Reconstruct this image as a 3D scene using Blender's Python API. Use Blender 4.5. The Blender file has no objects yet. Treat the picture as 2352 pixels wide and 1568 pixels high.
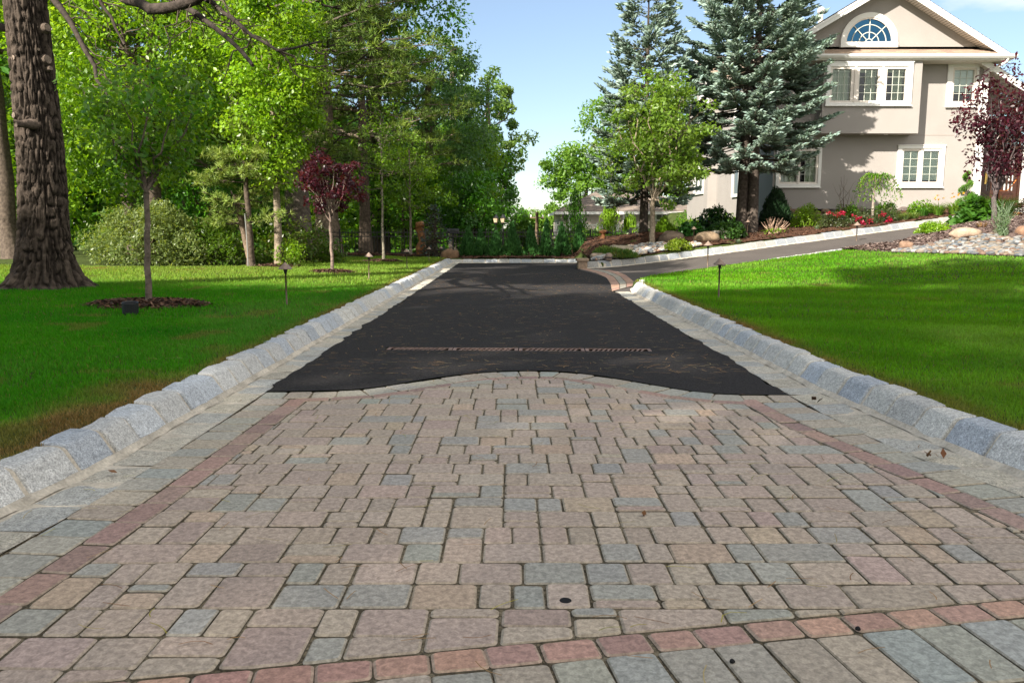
import bpy, math
import numpy as np
from mathutils import Vector
R = math.radians
SC = bpy.context.scene
COL = SC.collection
# ------------------------------------------------------------------ camera
CAM_H = 1.05; FPX = 1829.0; PITCH = math.atan((784-525)/FPX); CX, CY = 1176.0, 784.0
cam = bpy.data.cameras.new("camera"); cam.sensor_width = 36; cam.lens = 36*FPX/2352
cam.clip_start = 0.05; cam.clip_end = 3000
camo = bpy.data.objects.new("camera", cam); COL.objects.link(camo)
camo.location = (0, 0, CAM_H); camo.rotation_euler = (R(90)-PITCH, 0, 0)
SC.camera = camo
# ------------------------------------------------------------------ sun + sky
SUN_EL, SUN_AZ = R(34), R(42)                # light comes from behind the camera and to its left
SUN_DIR = Vector((-math.sin(SUN_AZ)*math.cos(SUN_EL), -math.cos(SUN_AZ)*math.cos(SUN_EL), math.sin(SUN_EL)))
sl = bpy.data.lights.new("sun", 'SUN'); sl.energy = 5.0; sl.angle = R(0.5); sl.color = (1.0, 0.92, 0.80)
so = bpy.data.objects.new("sun", sl); COL.objects.link(so)
so.rotation_euler = SUN_DIR.to_track_quat('Z', 'Y').to_euler()
W = bpy.data.worlds.new("World"); SC.world = W; W.use_nodes = True
nt = W.node_tree; nt.nodes.clear()
def wn(t, **k):
    n = nt.nodes.new(t)
    for a, b in k.items(): setattr(n, a, b)
    return n
sky = wn('ShaderNodeTexSky', sky_type='NISHITA', sun_disc=False, sun_elevation=SUN_EL, sun_rotation=R(180)+SUN_AZ,
         air_density=1.0, dust_density=0.5, ozone_density=2.2)
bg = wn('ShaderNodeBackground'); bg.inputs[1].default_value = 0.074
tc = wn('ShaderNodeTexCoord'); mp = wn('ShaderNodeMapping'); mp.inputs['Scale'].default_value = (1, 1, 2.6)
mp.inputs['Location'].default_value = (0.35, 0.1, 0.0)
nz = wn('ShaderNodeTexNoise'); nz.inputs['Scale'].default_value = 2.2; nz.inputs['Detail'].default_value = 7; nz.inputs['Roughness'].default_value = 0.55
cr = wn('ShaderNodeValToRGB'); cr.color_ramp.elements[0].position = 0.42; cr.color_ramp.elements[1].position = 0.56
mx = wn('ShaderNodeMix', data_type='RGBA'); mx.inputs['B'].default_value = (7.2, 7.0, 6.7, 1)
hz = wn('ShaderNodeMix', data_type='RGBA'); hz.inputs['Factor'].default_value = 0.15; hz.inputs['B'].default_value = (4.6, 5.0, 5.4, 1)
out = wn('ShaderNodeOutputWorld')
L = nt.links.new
L(tc.outputs['Generated'], mp.inputs['Vector']); L(mp.outputs[0], nz.inputs['Vector']); # unseen cloud added behind camera for fill light; cloud right, clear over the drive
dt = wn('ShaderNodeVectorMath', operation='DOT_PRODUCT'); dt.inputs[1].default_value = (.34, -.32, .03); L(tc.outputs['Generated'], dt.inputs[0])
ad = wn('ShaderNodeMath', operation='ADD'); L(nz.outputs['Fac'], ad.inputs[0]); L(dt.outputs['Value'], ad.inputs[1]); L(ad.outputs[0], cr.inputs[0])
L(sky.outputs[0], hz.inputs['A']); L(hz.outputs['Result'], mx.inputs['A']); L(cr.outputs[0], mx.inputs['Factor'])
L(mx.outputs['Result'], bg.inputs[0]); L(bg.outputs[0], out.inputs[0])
SC.view_settings.view_transform = 'Standard'; SC.view_settings.look = 'None'
SC.view_settings.exposure = 1.33; SC.view_settings.gamma = 1.0; SC.view_settings.use_curve_mapping = False
SC.cycles.max_bounces = 6; SC.cycles.transparent_max_bounces = 8; SC.cycles.diffuse_bounces = 4
# ------------------------------------------------------------------ helpers
rng = np.random.default_rng(7)
A_ = np.array
def hash3(ix, iy, iz, seed):
    h = (ix*374761393 + iy*668265263 + iz*2147483647 + seed*974711) & 0xffffffff
    h = ((h ^ (h >> 13))*1274126177) & 0xffffffff
    return ((h ^ (h >> 16)) & 0xffff)/65535.0
def vnoise(P, seed=0):
    P = np.asarray(P, float)
    if P.shape[-1] == 2: P = np.concatenate([P, np.zeros(P.shape[:-1]+(1,))], -1)
    I = np.floor(P).astype(np.int64); f = P-I; f = f*f*(3-2*f); r = 0
    for dx in (0, 1):
        for dy in (0, 1):
            for dz in (0, 1):
                w = (f[..., 0] if dx else 1-f[..., 0])*(f[..., 1] if dy else 1-f[..., 1])*(f[..., 2] if dz else 1-f[..., 2])
                r = r + w*hash3(I[..., 0]+dx, I[..., 1]+dy, I[..., 2]+dz, seed)
    return r
def sstep(a, b, x):
    t = np.clip((np.asarray(x, float)-a)/(b-a), 0, 1); return t*t*(3-2*t)
class Geo:
    def __init__(s): s.V = []; s.n = 0; s.F = []
    def add(s, v, f, col=(1, 1, 1), mat=0):
        v = np.asarray(v, float).reshape(-1, 3)
        col = np.asarray(col, float)
        if isinstance(f, np.ndarray): fs = [(f, col)]
        else:
            d = {}
            for i, q in enumerate(f): d.setdefault(len(q), []).append(i)
            fs = [(A_([f[i] for i in ix]), col if col.ndim == 1 else col[ix]) for ix in d.values()]
        for a, c in fs:
            if c.ndim == 1: c = np.broadcast_to(c, (len(a), 3))
            s.F.append((a+s.n, c, mat))
        s.V.append(v); s.n += len(v)
    def build(s, name, mats, parent=None, smooth=False, loc=None):
        me = bpy.data.meshes.new(name)
        V = np.concatenate(s.V)
        if loc is not None: V = V-A_(loc)
        li = np.concatenate([a.ravel() for a, _, _ in s.F]); tot = np.concatenate([np.full(len(a), a.shape[1]) for a, _, _ in s.F])
        col = np.concatenate([c for _, c, _ in s.F]); mi = np.concatenate([np.full(len(a), m) for a, _, m in s.F])
        me.vertices.add(len(V)); me.vertices.foreach_set('co', V.astype(np.float32).ravel())
        me.loops.add(len(li)); me.loops.foreach_set('vertex_index', li.astype(np.int32))
        me.polygons.add(len(tot)); st = np.concatenate([[0], np.cumsum(tot)[:-1]])
        me.polygons.foreach_set('loop_start', st.astype(np.int32)); me.polygons.foreach_set('loop_total', tot.astype(np.int32))
        me.polygons.foreach_set('material_index', mi.astype(np.int32))
        me.polygons.foreach_set('use_smooth', np.full(len(tot), smooth))
        at = me.attributes.new('col', 'FLOAT_COLOR', 'FACE')
        at.data.foreach_set('color', np.concatenate([col, np.ones((len(col), 1))], 1).astype(np.float32).ravel())
        me.update(calc_edges=True); me.validate()
        for m in (mats if isinstance(mats, (list, tuple)) else [mats]): me.materials.append(m)
        o = bpy.data.objects.new(name, me); COL.objects.link(o)
        if loc is not None: o.location = loc
        if parent is not None: o.parent = parent
        return o
def tag(o, label=None, cat=None, group=None, kind=None):
    if label: o['label'] = label
    if cat: o['category'] = cat
    if group: o['group'] = group
    if kind: o['kind'] = kind
    return o
def empty(name, loc, label, cat, group=None, rz=0):
    o = bpy.data.objects.new(name, None); COL.objects.link(o); o.location = loc; o.rotation_euler = (0, 0, rz); o.empty_display_size = 0.2
    return tag(o, label, cat, group)
def copy_tree(o, parent=None):
    c = o.copy(); COL.objects.link(c)
    if parent is not None: c.parent = parent
    for ch in list(o.children): copy_tree(ch, c)
    return c
def bevel(o, w=0.01, seg=1):
    m = o.modifiers.new('bevel', 'BEVEL'); m.width = w; m.segments = seg; m.limit_method = 'ANGLE'; return o
BOXF = A_([[0, 3, 2, 1], [4, 5, 6, 7], [0, 1, 5, 4], [1, 2, 6, 5], [2, 3, 7, 6], [3, 0, 4, 7]])
def box(g, x0, x1, y0, y1, z0, z1, col=(1, 1, 1), mat=0):
    g.add([(x0, y0, z0), (x1, y0, z0), (x1, y1, z0), (x0, y1, z0), (x0, y0, z1), (x1, y0, z1), (x1, y1, z1), (x0, y1, z1)], BOXF, col, mat)
def prism(g, poly, axis_vec, col=(1, 1, 1), mat=0):
    """closed prism from a 3-D polygon pushed along axis_vec"""
    P = A_(poly, float); n = len(P); Q = P+A_(axis_vec)
    f = [tuple(range(n))[::-1], tuple(range(n, 2*n))]+[(i, (i+1) % n, n+(i+1) % n, n+i) for i in range(n)]
    g.add(np.concatenate([P, Q]), f, col, mat)
def tube(g, pts, rad, sides=6, col=(1, 1, 1), mat=0, cap=True):
    P = A_(pts, float); n = len(P); rad = np.broadcast_to(np.asarray(rad, float), (n,))
    T = np.gradient(P, axis=0); T /= np.linalg.norm(T, axis=1)[:, None]+1e-9
    up = A_([0, 0, 1.0]) if abs(T[0, 2]) < .9 else A_([1.0, 0, 0])
    U = np.cross(T, up); U /= np.linalg.norm(U, axis=1)[:, None]+1e-9; Wv = np.cross(T, U)
    a = np.arange(sides)*2*np.pi/sides
    V = P[:, None]+rad[:, None, None]*(np.cos(a)[None, :, None]*U[:, None]+np.sin(a)[None, :, None]*Wv[:, None])
    i = np.arange(n-1)[:, None]*sides; j = np.arange(sides)[None]; k = (j+1) % sides
    f = np.stack([i+j, i+k, i+sides+k, i+sides+j], -1).reshape(-1, 4)
    base = g.n
    g.add(V, f, col, mat)
    if cap:
        g.F.append((A_([list(range(sides))])+base, np.broadcast_to(A_(col, float), (1, 3)), mat))
        g.F.append((A_([list(range(sides))[::-1]])+base+(n-1)*sides, np.broadcast_to(A_(col, float), (1, 3)), mat))
def lathe(g, prof, c=(0, 0, 0), n=20, col=(1, 1, 1), mat=0):
    pr = A_(prof, float); a = np.arange(n)*2*np.pi/n
    V = np.stack([pr[:, 0][:, None]*np.cos(a), pr[:, 0][:, None]*np.sin(a), np.repeat(pr[:, 1][:, None], n, 1)], -1)+A_(c)
    i = np.arange(len(pr)-1)[:, None]*n; j = np.arange(n)[None]; k = (j+1) % n
    g.add(V, np.stack([i+j, i+k, i+n+k, i+n+j], -1).reshape(-1, 4), col, mat)
def sphere_uv(nu=14, nv=9):
    th = np.linspace(0, np.pi, nv); ph = np.arange(nu)*2*np.pi/nu
    V = np.stack([np.sin(th)[:, None]*np.cos(ph), np.sin(th)[:, None]*np.sin(ph), np.repeat(np.cos(th)[:, None], nu, 1)], -1).reshape(-1, 3)
    i = np.arange(nv-1)[:, None]*nu; j = np.arange(nu)[None]; k = (j+1) % nu
    return V, np.stack([i+j, i+nu+j, i+nu+k, i+k], -1).reshape(-1, 4)
def rock(g, c, r, seed, col=(1, 1, 1), rough=.35, nu=14, nv=9, freq=1.6):
    V, f = sphere_uv(nu, nv); q = np.sign(V)*np.abs(V)**.8
    d = 1+rough*(vnoise(V*freq+seed*3.7, seed)-.5)*2+rough*.4*(vnoise(V*freq*3+seed, seed+5)-.5)
    g.add(q*d[:, None]*A_(r)+A_(c), f, col)
# ---- materials
def mat(name, col=(.5, .5, .5), rough=.7, spec=.3, metal=0, attr=False, noise=None, noise2=None, bump=None, trans=0, coord='Object', sheen=None):
    """noise=(scale, amount, detail) brightness mottling; bump=(scale, strength, distance)"""
    m = bpy.data.materials.new(name); m.use_nodes = True; t = m.node_tree; N = t.nodes; lk = t.links.new
    b = N['Principled BSDF']; b.inputs['Roughness'].default_value = rough; b.inputs['Metallic'].default_value = metal
    b.inputs['Specular IOR Level'].default_value = spec
    src = None
    if attr:
        a = N.new('ShaderNodeAttribute'); a.attribute_name = 'col'
        src = a.outputs['Color']
        if tuple(col) != (1, 1, 1):
            mu = N.new('ShaderNodeMix'); mu.data_type = 'RGBA'; mu.blend_type = 'MULTIPLY'; mu.inputs['Factor'].default_value = 1
            lk(src, mu.inputs['A']); mu.inputs['B'].default_value = (*col, 1); src = mu.outputs['Result']
    co = N.new('ShaderNodeTexCoord').outputs[coord]
    for nn in (noise, noise2):
        if nn:
            x = N.new('ShaderNodeTexNoise'); x.inputs['Scale'].default_value = nn[0]; x.inputs['Detail'].default_value = nn[2] if len(nn) > 2 else 3
            x.inputs['Distortion'].default_value = nn[3] if len(nn) > 3 else 0
            lk(co, x.inputs['Vector'])
            mr = N.new('ShaderNodeMapRange'); mr.inputs['From Min'].default_value = .3; mr.inputs['From Max'].default_value = .7
            mr.inputs['To Min'].default_value = 1-nn[1]; mr.inputs['To Max'].default_value = 1+nn[1]; lk(x.outputs['Fac'], mr.inputs['Value'])
            mu = N.new('ShaderNodeMix'); mu.data_type = 'RGBA'; mu.blend_type = 'MULTIPLY'; mu.inputs['Factor'].default_value = 1
            if src is None: mu.inputs['A'].default_value = (*col, 1)
            else: lk(src, mu.inputs['A'])
            lk(mr.outputs[0], mu.inputs['B']); src = mu.outputs['Result']
    if src is None: b.inputs['Base Color'].default_value = (*col, 1)
    else: lk(src, b.inputs['Base Color'])
    if bump:
        x = N.new('ShaderNodeTexNoise'); x.inputs['Scale'].default_value = bump[0]; x.inputs['Detail'].default_value = 5; lk(co, x.inputs['Vector'])
        bp = N.new('ShaderNodeBump'); bp.inputs['Strength'].default_value = bump[1]; bp.inputs['Distance'].default_value = bump[2]
        lk(x.outputs['Fac'], bp.inputs['Height']); lk(bp.outputs[0], b.inputs['Normal'])
    if trans:
        tr = N.new('ShaderNodeBsdfTranslucent'); ms = N.new('ShaderNodeMixShader'); ms.inputs[0].default_value = trans
        if src is None: tr.inputs[0].default_value = (*col, 1)
        else:
            g2 = N.new('ShaderNodeMix'); g2.data_type = 'RGBA'; g2.blend_type = 'MULTIPLY'; g2.inputs['Factor'].default_value = 1
            lk(src, g2.inputs['A']); g2.inputs['B'].default_value = (1.5, 1.35, .55, 1); lk(g2.outputs['Result'], tr.inputs[0])
        lk(b.outputs[0], ms.inputs[1]); lk(tr.outputs[0], ms.inputs[2]); lk(ms.outputs[0], N['Material Output'].inputs['Surface'])
    return m
M = {}
M['leaf'] = mat('leaf', (1, 1, 1), .36, .5, attr=True, trans=.5)
M['needle'] = mat('needle', (1, 1, 1), .5, .3, attr=True, trans=.28)
M['grass'] = mat('grass', (1, 1, 1), .6, .08, attr=True, trans=.45)
M['bark'] = mat('bark', (1, 1, 1), .9, .15, attr=True, noise=(14, .45, 5), bump=(22, .8, .02))
M['bronze'] = mat('bronze', (.26, .19, .15), .5, .4, .25, noise=(30, .18, 3))
M['blackmetal'] = mat('black_metal', (.012, .012, .013), .42, .5)
M['blackplastic'] = mat('black_plastic', (.012, .014, .017), .5, .4)
M['mulch'] = mat('mulch', (1, 1, 1), .9, .1, attr=True, noise=(60, .5, 4), bump=(70, 1, .03))
M['rock'] = mat('rock', (1, 1, 1), .75, .25, attr=True, noise=(9, .25, 5), noise2=(40, .15, 3), bump=(30, .5, .01))
M['soil'] = mat('soil', (.055, .075, .02), .95, .1, noise=(1.4, .4, 4), noise2=(25, .4, 4), bump=(30, 1, .04))
M['white'] = mat('white_paint', (.78, .77, .74), .45, .4, noise=(3, .03, 2))
# ------------------------------------------------------------------ picture-plane maths (used only to measure positions)
CP, SP = math.cos(PITCH), math.sin(PITCH)
def ray(u, v):
    a = (u-CX)/FPX; b = (v-CY)/FPX
    return A_([a, CP-b*SP, -SP-b*CP])
def pz(u, v, z=0.0):
    d = ray(u, v); t = (z-CAM_H)/d[2]; return A_([d[0]*t, d[1]*t, z])
def py(u, v, Y):
    d = ray(u, v); t = Y/d[1]; return A_([d[0]*t, Y, CAM_H+d[2]*t])
# ================================================================== SETTING
def sd(x, y): return (x-2)*.93+(y-20.9)*.36, -(x-2)*.36+(y-20.9)*.93        # along / across the side drive
def road_z(x, y):
    s, n = sd(x, y); return .101*np.log1p(np.exp(np.clip((s-.6)*2.2, -40, 60)))/2.2
LF = ([0, 2.5, 2.9, 3.3, 3.9, 26], [-2.02, -1.92, -1.87, -1.825, -1.815, -1.815])             # left kerb foot x(y)
RF = ([0, 2.6, 3.28, 3.87, 4.5, 5.1, 13.3], [2.75, 2.32, 2.17, 2.09, 2.05, 2.0, 1.98])      # right kerb foot x(y)
LG = ([0, 2.4, 2.9, 3.3, 3.9, 26], [-1.78, -1.68, -1.63, -1.605, -1.60, -1.62])
RG = ([0, 2.6, 3.05, 3.45, 3.83, 4.5, 5.1, 13.3], [2.6, 2.15, 2.03, 1.90, 1.83, 1.785, 1.765, 1.73])
lf = lambda y: np.interp(y, *LF); rf = lambda y: np.interp(y, *RF); lg = lambda y: np.interp(y, *LG); rg = lambda y: np.interp(y, *RG)
NEAR = A_([(1.98, 12.6), (2.03, 13.5), (2.25, 14.6), (2.75, 15.9), (3.5, 17.1), (4.6, 18.2), (6.2, 19.2), (8.2, 20.05), (11, 21.15), (14.5, 22.5), (20, 24.6)])
FAR = A_([(1.95, 20.9), (3.2, 21.33), (4.6, 21.86), (7, 22.8), (9.6, 23.85), (12.6, 25.0), (16, 26.3), (20, 27.85)])
def resample(P, n=None, step=None):
    P = A_(P, float); d = np.concatenate([[0], np.cumsum(np.linalg.norm(np.diff(P, axis=0), axis=1))])
    if n is None: n = max(2, int(round(d[-1]/step))+1)
    t = np.linspace(0, d[-1], n); return np.stack([np.interp(t, d, P[:, k]) for k in range(P.shape[1])], 1)
def near_y(x): return np.interp(x, NEAR[:, 0], NEAR[:, 1])
def far_y(x): return np.interp(x, FAR[:, 0], FAR[:, 1])
def H(x, y):
    x = np.asarray(x, float); y = np.asarray(y, float); s, n = sd(x, y); rz = road_z(x, y)
    left = .135+.018*np.clip(-1.95-x, 0, 9)
    right = .135-.085*sstep(0, 5, s)+rz*(1-.02*np.clip(-3.3-n, 0, 25))
    mound = .27*np.exp(-((x-4.3)**2+(y-24.2)**2)/2.6)
    bed = rz+.17+.085*np.clip(n, 0, 3.2)+mound
    z = np.where(x < -1.2, left, np.where((y > 24.3) & (x < 2.2), .14, right))
    b = sstep(0.02, .15, n)*sstep(1.9, 2.5, x)*(y > 20.5)
    z = z*(1-b)+bed*b
    ny = near_y(x); cor = sstep(.0, .12, y-ny)*(1-sstep(.0, .1, n))*(x > 2.0)
    z = np.where(cor > 0, z*(1-cor)+(rz-.10)*cor, z)
    drive = sstep(.0, .08, x-(lf(y)-.17))*(1-sstep(.0, .08, x-(rf(y)+.09)))*(y < 24.72)
    far_ = (x < 2.15) & (x > -1.7) & (y > 12.5) & (y < 24.72)
    drive = np.where(far_, 1, drive); z = z*(1-drive)-.10*drive
    z = np.where(y < .4, np.where(y > -.2, z*(y+.2)/.6-.05*(1-(y+.2)/.6), -.05), z)
    drop = .05*np.clip(y-28.6, 0, 30)*(1-sstep(7.5, 8.9, x))+1.0*sstep(28.5, 33, y)*sstep(3.2, 4.6, x)*(1-sstep(7.6, 8.9, x)); z = z-drop
    return z-1.5*sstep(55, 110, y)
def g(u, v):
    """ground point seen at photograph position (u, v)"""
    d = ray(u, v); t = np.linspace(1.5, 70, 6000); P = d*t[:, None]+A_([0, 0, CAM_H]); k = np.argmax(P[:, 2] < H(P[:, 0], P[:, 1])); return P[k]
def on(x, y, dz=0): return A_([x, y, float(H(x, y))+dz])
# ---- ground sheet to the horizon
xs = np.concatenate([[-900, -400, -150], np.arange(-70, -12, 2.), np.arange(-12, -2.3, .3), np.arange(-2.3, -1.4, .05), np.arange(-1.4, 1.6, .5), np.arange(1.6, 2.6, .05), np.arange(2.6, 20, .15), np.arange(20, 70, 2.), [150, 400, 900]])
ys = np.concatenate([[-900, -300, -80, -30, -15], np.arange(-8, 0, 1.), np.arange(0, 12, .3), np.arange(12, 30, .15), np.arange(30, 60, 1.5), np.arange(60, 130, 6.), [200, 400, 900]])
X, Y = np.meshgrid(xs, ys); Z = H(X, Y)
def grid_faces(ny, nx):
    i = np.arange(ny-1)[:, None]*nx; j = np.arange(nx-1)[None]; return np.stack([i+j, i+j+1, i+nx+j+1, i+nx+j], -1).reshape(-1, 4)
G = Geo(); G.add(np.stack([X, Y, Z-.012], -1), grid_faces(len(ys), len(xs)))
tag(G.build('ground', M['soil'], smooth=True), kind='structure')
# ---- asphalt
M['asphalt'] = mat('asphalt', (.028, .0252, .0248), .9, .2, noise=(75, .5, 6), noise2=(210, .5, 3), bump=(190, .9, .012))
M['asphalt2'] = mat('asphalt_worn', (.085, .074, .068), .85, .3, noise=(1.3, .12, 4), noise2=(120, .3, 3), bump=(150, .7, .008))
SX = A_([-1.9, -1.59, -1.35, -1.07, -.94, -.81, -.68, -.54, -.40, -.24, -.08, .05, .27, .40, .55, .69, .83, .96, 1.08, 1.20, 1.32, 1.45, 1.77, 2.2])
SY = A_([5.07, 5.07, 5.08, 5.12, 5.18, 5.29, 5.42, 5.54, 5.65, 5.75, 5.81, 5.83, 5.83, 5.79, 5.70, 5.58, 5.44, 5.31, 5.18, 5.08, 5.02, 4.99, 4.98, 4.98])
s_of = lambda x: np.interp(x, SX, SY)
GX0, GX1, GY = -1.10, 1.215, 6.93; GW, GSL = .168, -.045     # trench drain
uu = np.linspace(0, 1, 61); yy = np.concatenate([np.linspace(0, 1, 90)**1.6*19.5])
def drive_r(y): return np.where(y < 13.4, rg(y), np.interp(y, [13.4, 15, 17, 18.9, 20.7, 21.0, 25], [1.70, 1.86, 2.03, 2.0, 1.80, 2.05, 2.05]))
gy = lambda x: GY+GSL*(x-GX0)/(GX1-GX0)*2
Pn = []; rows = []
# asphalt front of drain, then behind it, with the slot left open
def asphalt_patch(Gq, y0f, y1f, x0f, x1f, nx, ny, wob=.035):
    t = np.linspace(0, 1, ny)[:, None]; u = np.linspace(0, 1, nx)[None]
    xm = -1.6+u*3.35+0*t
    ya = y0f(xm); yb = y1f(xm); yv = ya+(yb-ya)*t
    xl = x0f(yv); xr = x1f(yv)
    xv = xl+(xr-xl)*u
    ya = y0f(xv); yb = y1f(xv); yv = ya+(yb-ya)*t
    w = (vnoise(np.stack([yv*6, xv*0+3], -1), 4)-.5)*wob*2+(vnoise(np.stack([yv*25, xv*0+7], -1), 5)-.5)*wob
    xv = xv+w*((u < .001)+(u > .999))
    z = .004+(vnoise(np.stack([xv*.8, yv*.6], -1), 9)-.5)*.012
    Gq.add(np.stack([xv, yv, z], -1), grid_faces(ny, nx))
G = Geo()
lgx = lambda y: lg(y)+.0*y; c_ = lambda k: (lambda x: k+0*x)
lo = lambda x: gy(x)-GW/2; hi = lambda x: gy(x)+GW/2
asphalt_patch(G, lambda x: s_of(x)+.004, lo, lgx, drive_r, 90, 16)
asphalt_patch(G, lo, hi, lgx, lambda y: GX0+0*y, 6, 3); asphalt_patch(G, lo, hi, lambda y: GX1+0*y, drive_r, 6, 3)
asphalt_patch(G, hi, c_(24.55), lgx, drive_r, 40, 120)
tag(G.build('asphalt_drive', M['asphalt'], smooth=True), kind='structure')
n = 140; a = resample(A_([(1.75, 13.2), (2.0, 13.5), (2.25, 14.6), (2.75, 15.9), (3.5, 17.1), (4.6, 18.2), (6.2, 19.2), (8.2, 20.05), (11, 21.15), (14.5, 22.5), (20, 24.6)]), n)
b = resample(A_([(1.75, 20.9), (2.2, 21.0), (3.2, 21.33), (4.6, 21.86), (7, 22.8), (9.6, 23.85), (12.6, 25.0), (16, 26.3), (20, 27.85)]), n)
q = np.linspace(-.04, 1.03, 14)[None, :, None]; P = a[:, None]*(1-q)+b[:, None]*q
G = Geo(); G.add(np.concatenate([P, (road_z(P[..., 0], P[..., 1])+.0)[..., None]], -1), grid_faces(n, 14))
tag(G.build('asphalt_side_drive', M['asphalt2'], smooth=True), kind='structure')
# ---- street behind the camera
G = Geo(); xx = np.linspace(-60, 60, 50); yv = np.linspace(-7, 0, 6)
edge = 1.50+.16*np.clip(xx, -3, 3.2); edge = np.where((xx > -2.4) & (xx < 3.0), edge, .1)
V = np.stack([np.repeat(xx[None], 6, 0), np.stack([np.linspace(-7, e, 6) for e in edge], 1), np.full((6, 50), -.016)], -1)
G.add(V, grid_faces(6, 50)); tag(G.build('street', M['asphalt2']), kind='structure')
# ---- pavers
M['sand'] = mat('joint_sand', (.15, .125, .085), .95, .1, noise=(6, .5, 4), noise2=(90, .6, 3), bump=(120, 1, .01))
pm = mat('paver', (1, 1, 1), .72, .3, attr=True, noise=(55, .24, 1, .6), noise2=(190, .16, 3), bump=(110, .4, .004)); M['paver'] = pm
PAL = [((.262, .212, .187), .46), ((.275, .228, .195), .20), ((.216, .209, .200), .20), ((.29, .225, .18), .07), ((.24, .19, .172), .08)]
RED = [(.265, .16, .138), (.29, .18, .145), (.24, .15, .138), (.275, .172, .148), (.30, .19, .15)]
REDM = [(.205, .14, .128), (.225, .155, .138), (.19, .13, .122), (.24, .16, .14)]
GRY = [(.235, .225, .205), (.25, .215, .185), (.215, .22, .22), (.265, .235, .205), (.225, .22, .205)]
def inset(P, d):
    P = A_(P, float); n = len(P); out = []
    e = np.roll(P, -1, 0)-P; l = np.linalg.norm(e, axis=1); e = e/l[:, None]; nn = np.stack([-e[:, 1], e[:, 0]], 1)
    for i in range(n):
        j = i-1
        A = A_([nn[j], nn[i]]); bb = A_([nn[j]@P[j]+d, nn[i]@P[i]+d])
        if abs(np.linalg.det(A)) < .08: out.append(P[i]+nn[i]*d)
        else: out.append(np.linalg.solve(A, bb))
    return A_(out)
def area(P): x, y = P[:, 0], P[:, 1]; return .5*np.sum(x*np.roll(y, -1)-y*np.roll(x, -1))
def clip(P, p0, nrm):
    out = []
    d = (P-p0)@nrm
    for i in range(len(P)):
        j = (i+1) % len(P)
        if d[i] >= 0: out.append(P[i])
        if d[i]*d[j] < 0: out.append(P[i]+(P[j]-P[i])*d[i]/(d[i]-d[j]))
    return A_(out) if len(out) > 2 else None
def corner_cut(P, c):
    out = []; n = len(P)
    for i in range(n):
        a, p, b = P[i-1], P[i], P[(i+1) % n]
        la, lb = np.linalg.norm(a-p), np.linalg.norm(b-p)
        if la < 3*c or lb < 3*c: out.append(p); continue
        out += [p+(a-p)/la*c, p+(a-p)/la*c*.3+(b-p)/lb*c*.3, p+(b-p)/lb*c]
    return A_(out)
SANDC = A_([.33, .285, .21])
def paver(Gq, P, col, gap=.0052, z=0.0, bev=.006, cut=.012):
    P = A_(P, float)
    if area(P) < 0: P = P[::-1]
    if area(P) < .0012: return
    P = inset(P, gap/2+rng.uniform(0, .0015))
    if area(P) < .0008: return
    P = corner_cut(P+rng.normal(0, .0012, P.shape), cut); n = len(P); T = P+(P.mean(0)-P)*np.minimum(bev/np.maximum(np.linalg.norm(P-P.mean(0), axis=1), .01), .4)[:, None]*1.25
    tl = rng.normal(0, .006, 2); zz = z+rng.normal(0, .0013)
    zt = zz+(T-T.mean(0))@tl; zb = zz-.0045+(P-P.mean(0))@tl
    V = np.concatenate([np.c_[T, zt], np.c_[P, zb], np.c_[P, np.full(n, z-.05)]])
    i = np.arange(n); j = (i+1) % n
    col = A_(col)*A_([1.47, 1.44, 1.31])*rng.uniform(.93, 1.07)*(1+rng.normal(0, .015, 3))
    Gq.add(V, [tuple(range(n))]+[(n+a, n+b, b, a) for a, b in zip(i, j)]+[(2*n+a, 2*n+b, n+b, n+a) for a, b in zip(i, j)], A_([col]+[col*.45+SANDC*.55]*n+[SANDC*.4]*n))
fr_a, fr_b = A_([-1.9, 1.60]), A_([3.1, 2.40])
fy = lambda x: fr_a[1]+(fr_b[1]-fr_a[1])*(x-fr_a[0])/5.0+.02*np.sin(x*1.1)
LRO = ([0, 2.0, 2.55, 2.9, 3.5, 3.9, 6], [-1.60, -1.50, -1.455, -1.435, -1.415, -1.405, -1.36]); RRO = ([0, 2.1, 2.6, 3.05, 3.35, 3.7, 4.1, 4.6, 6], [2.4, 2.06, 1.92, 1.835, 1.765, 1.69, 1.60, 1.53, 1.50])
RW = .118
lro = lambda y: np.interp(y, *LRO); rro = lambda y: np.interp(y, *RRO)
GD, RD = .20, .085
G = Geo()
# running bond of four stone sizes, clipped against the borders
ux, uy = .0325, .0515; nx, ny = 126, 93; ox, oy = -1.95, 1.02
bound_l = lambda y: lro(y)+RW; bound_r = lambda y: rro(y)-RW
def clip_field(P):
    c = P.mean(0)
    for fn, sg in ((bound_l, 1), (bound_r, -1)):
        if P is None: return None
        sl_ = (fn(c[1]+.05)-fn(c[1]-.05))/.1; nrm = A_([1, -sl_])*sg; nrm /= np.linalg.norm(nrm)
        P = clip(P, A_([fn(c[1]), c[1]]), nrm)
    for fn, sg, off in ((lambda x: s_of(x)-GD-RD-.005, -1, 0), (lambda x: fy(x)+.004, 1, 0)):
        if P is None: return None
        sl_ = (fn(c[0]+.06)-fn(c[0]-.06))/.12; nrm = A_([-sl_, 1])*sg; nrm /= np.linalg.norm(nrm)
        P = clip(P, A_([c[0], fn(c[0])]), nrm)
    return P
pw = A_([w for _, w in PAL]); pw = pw/pw.sum()
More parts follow.
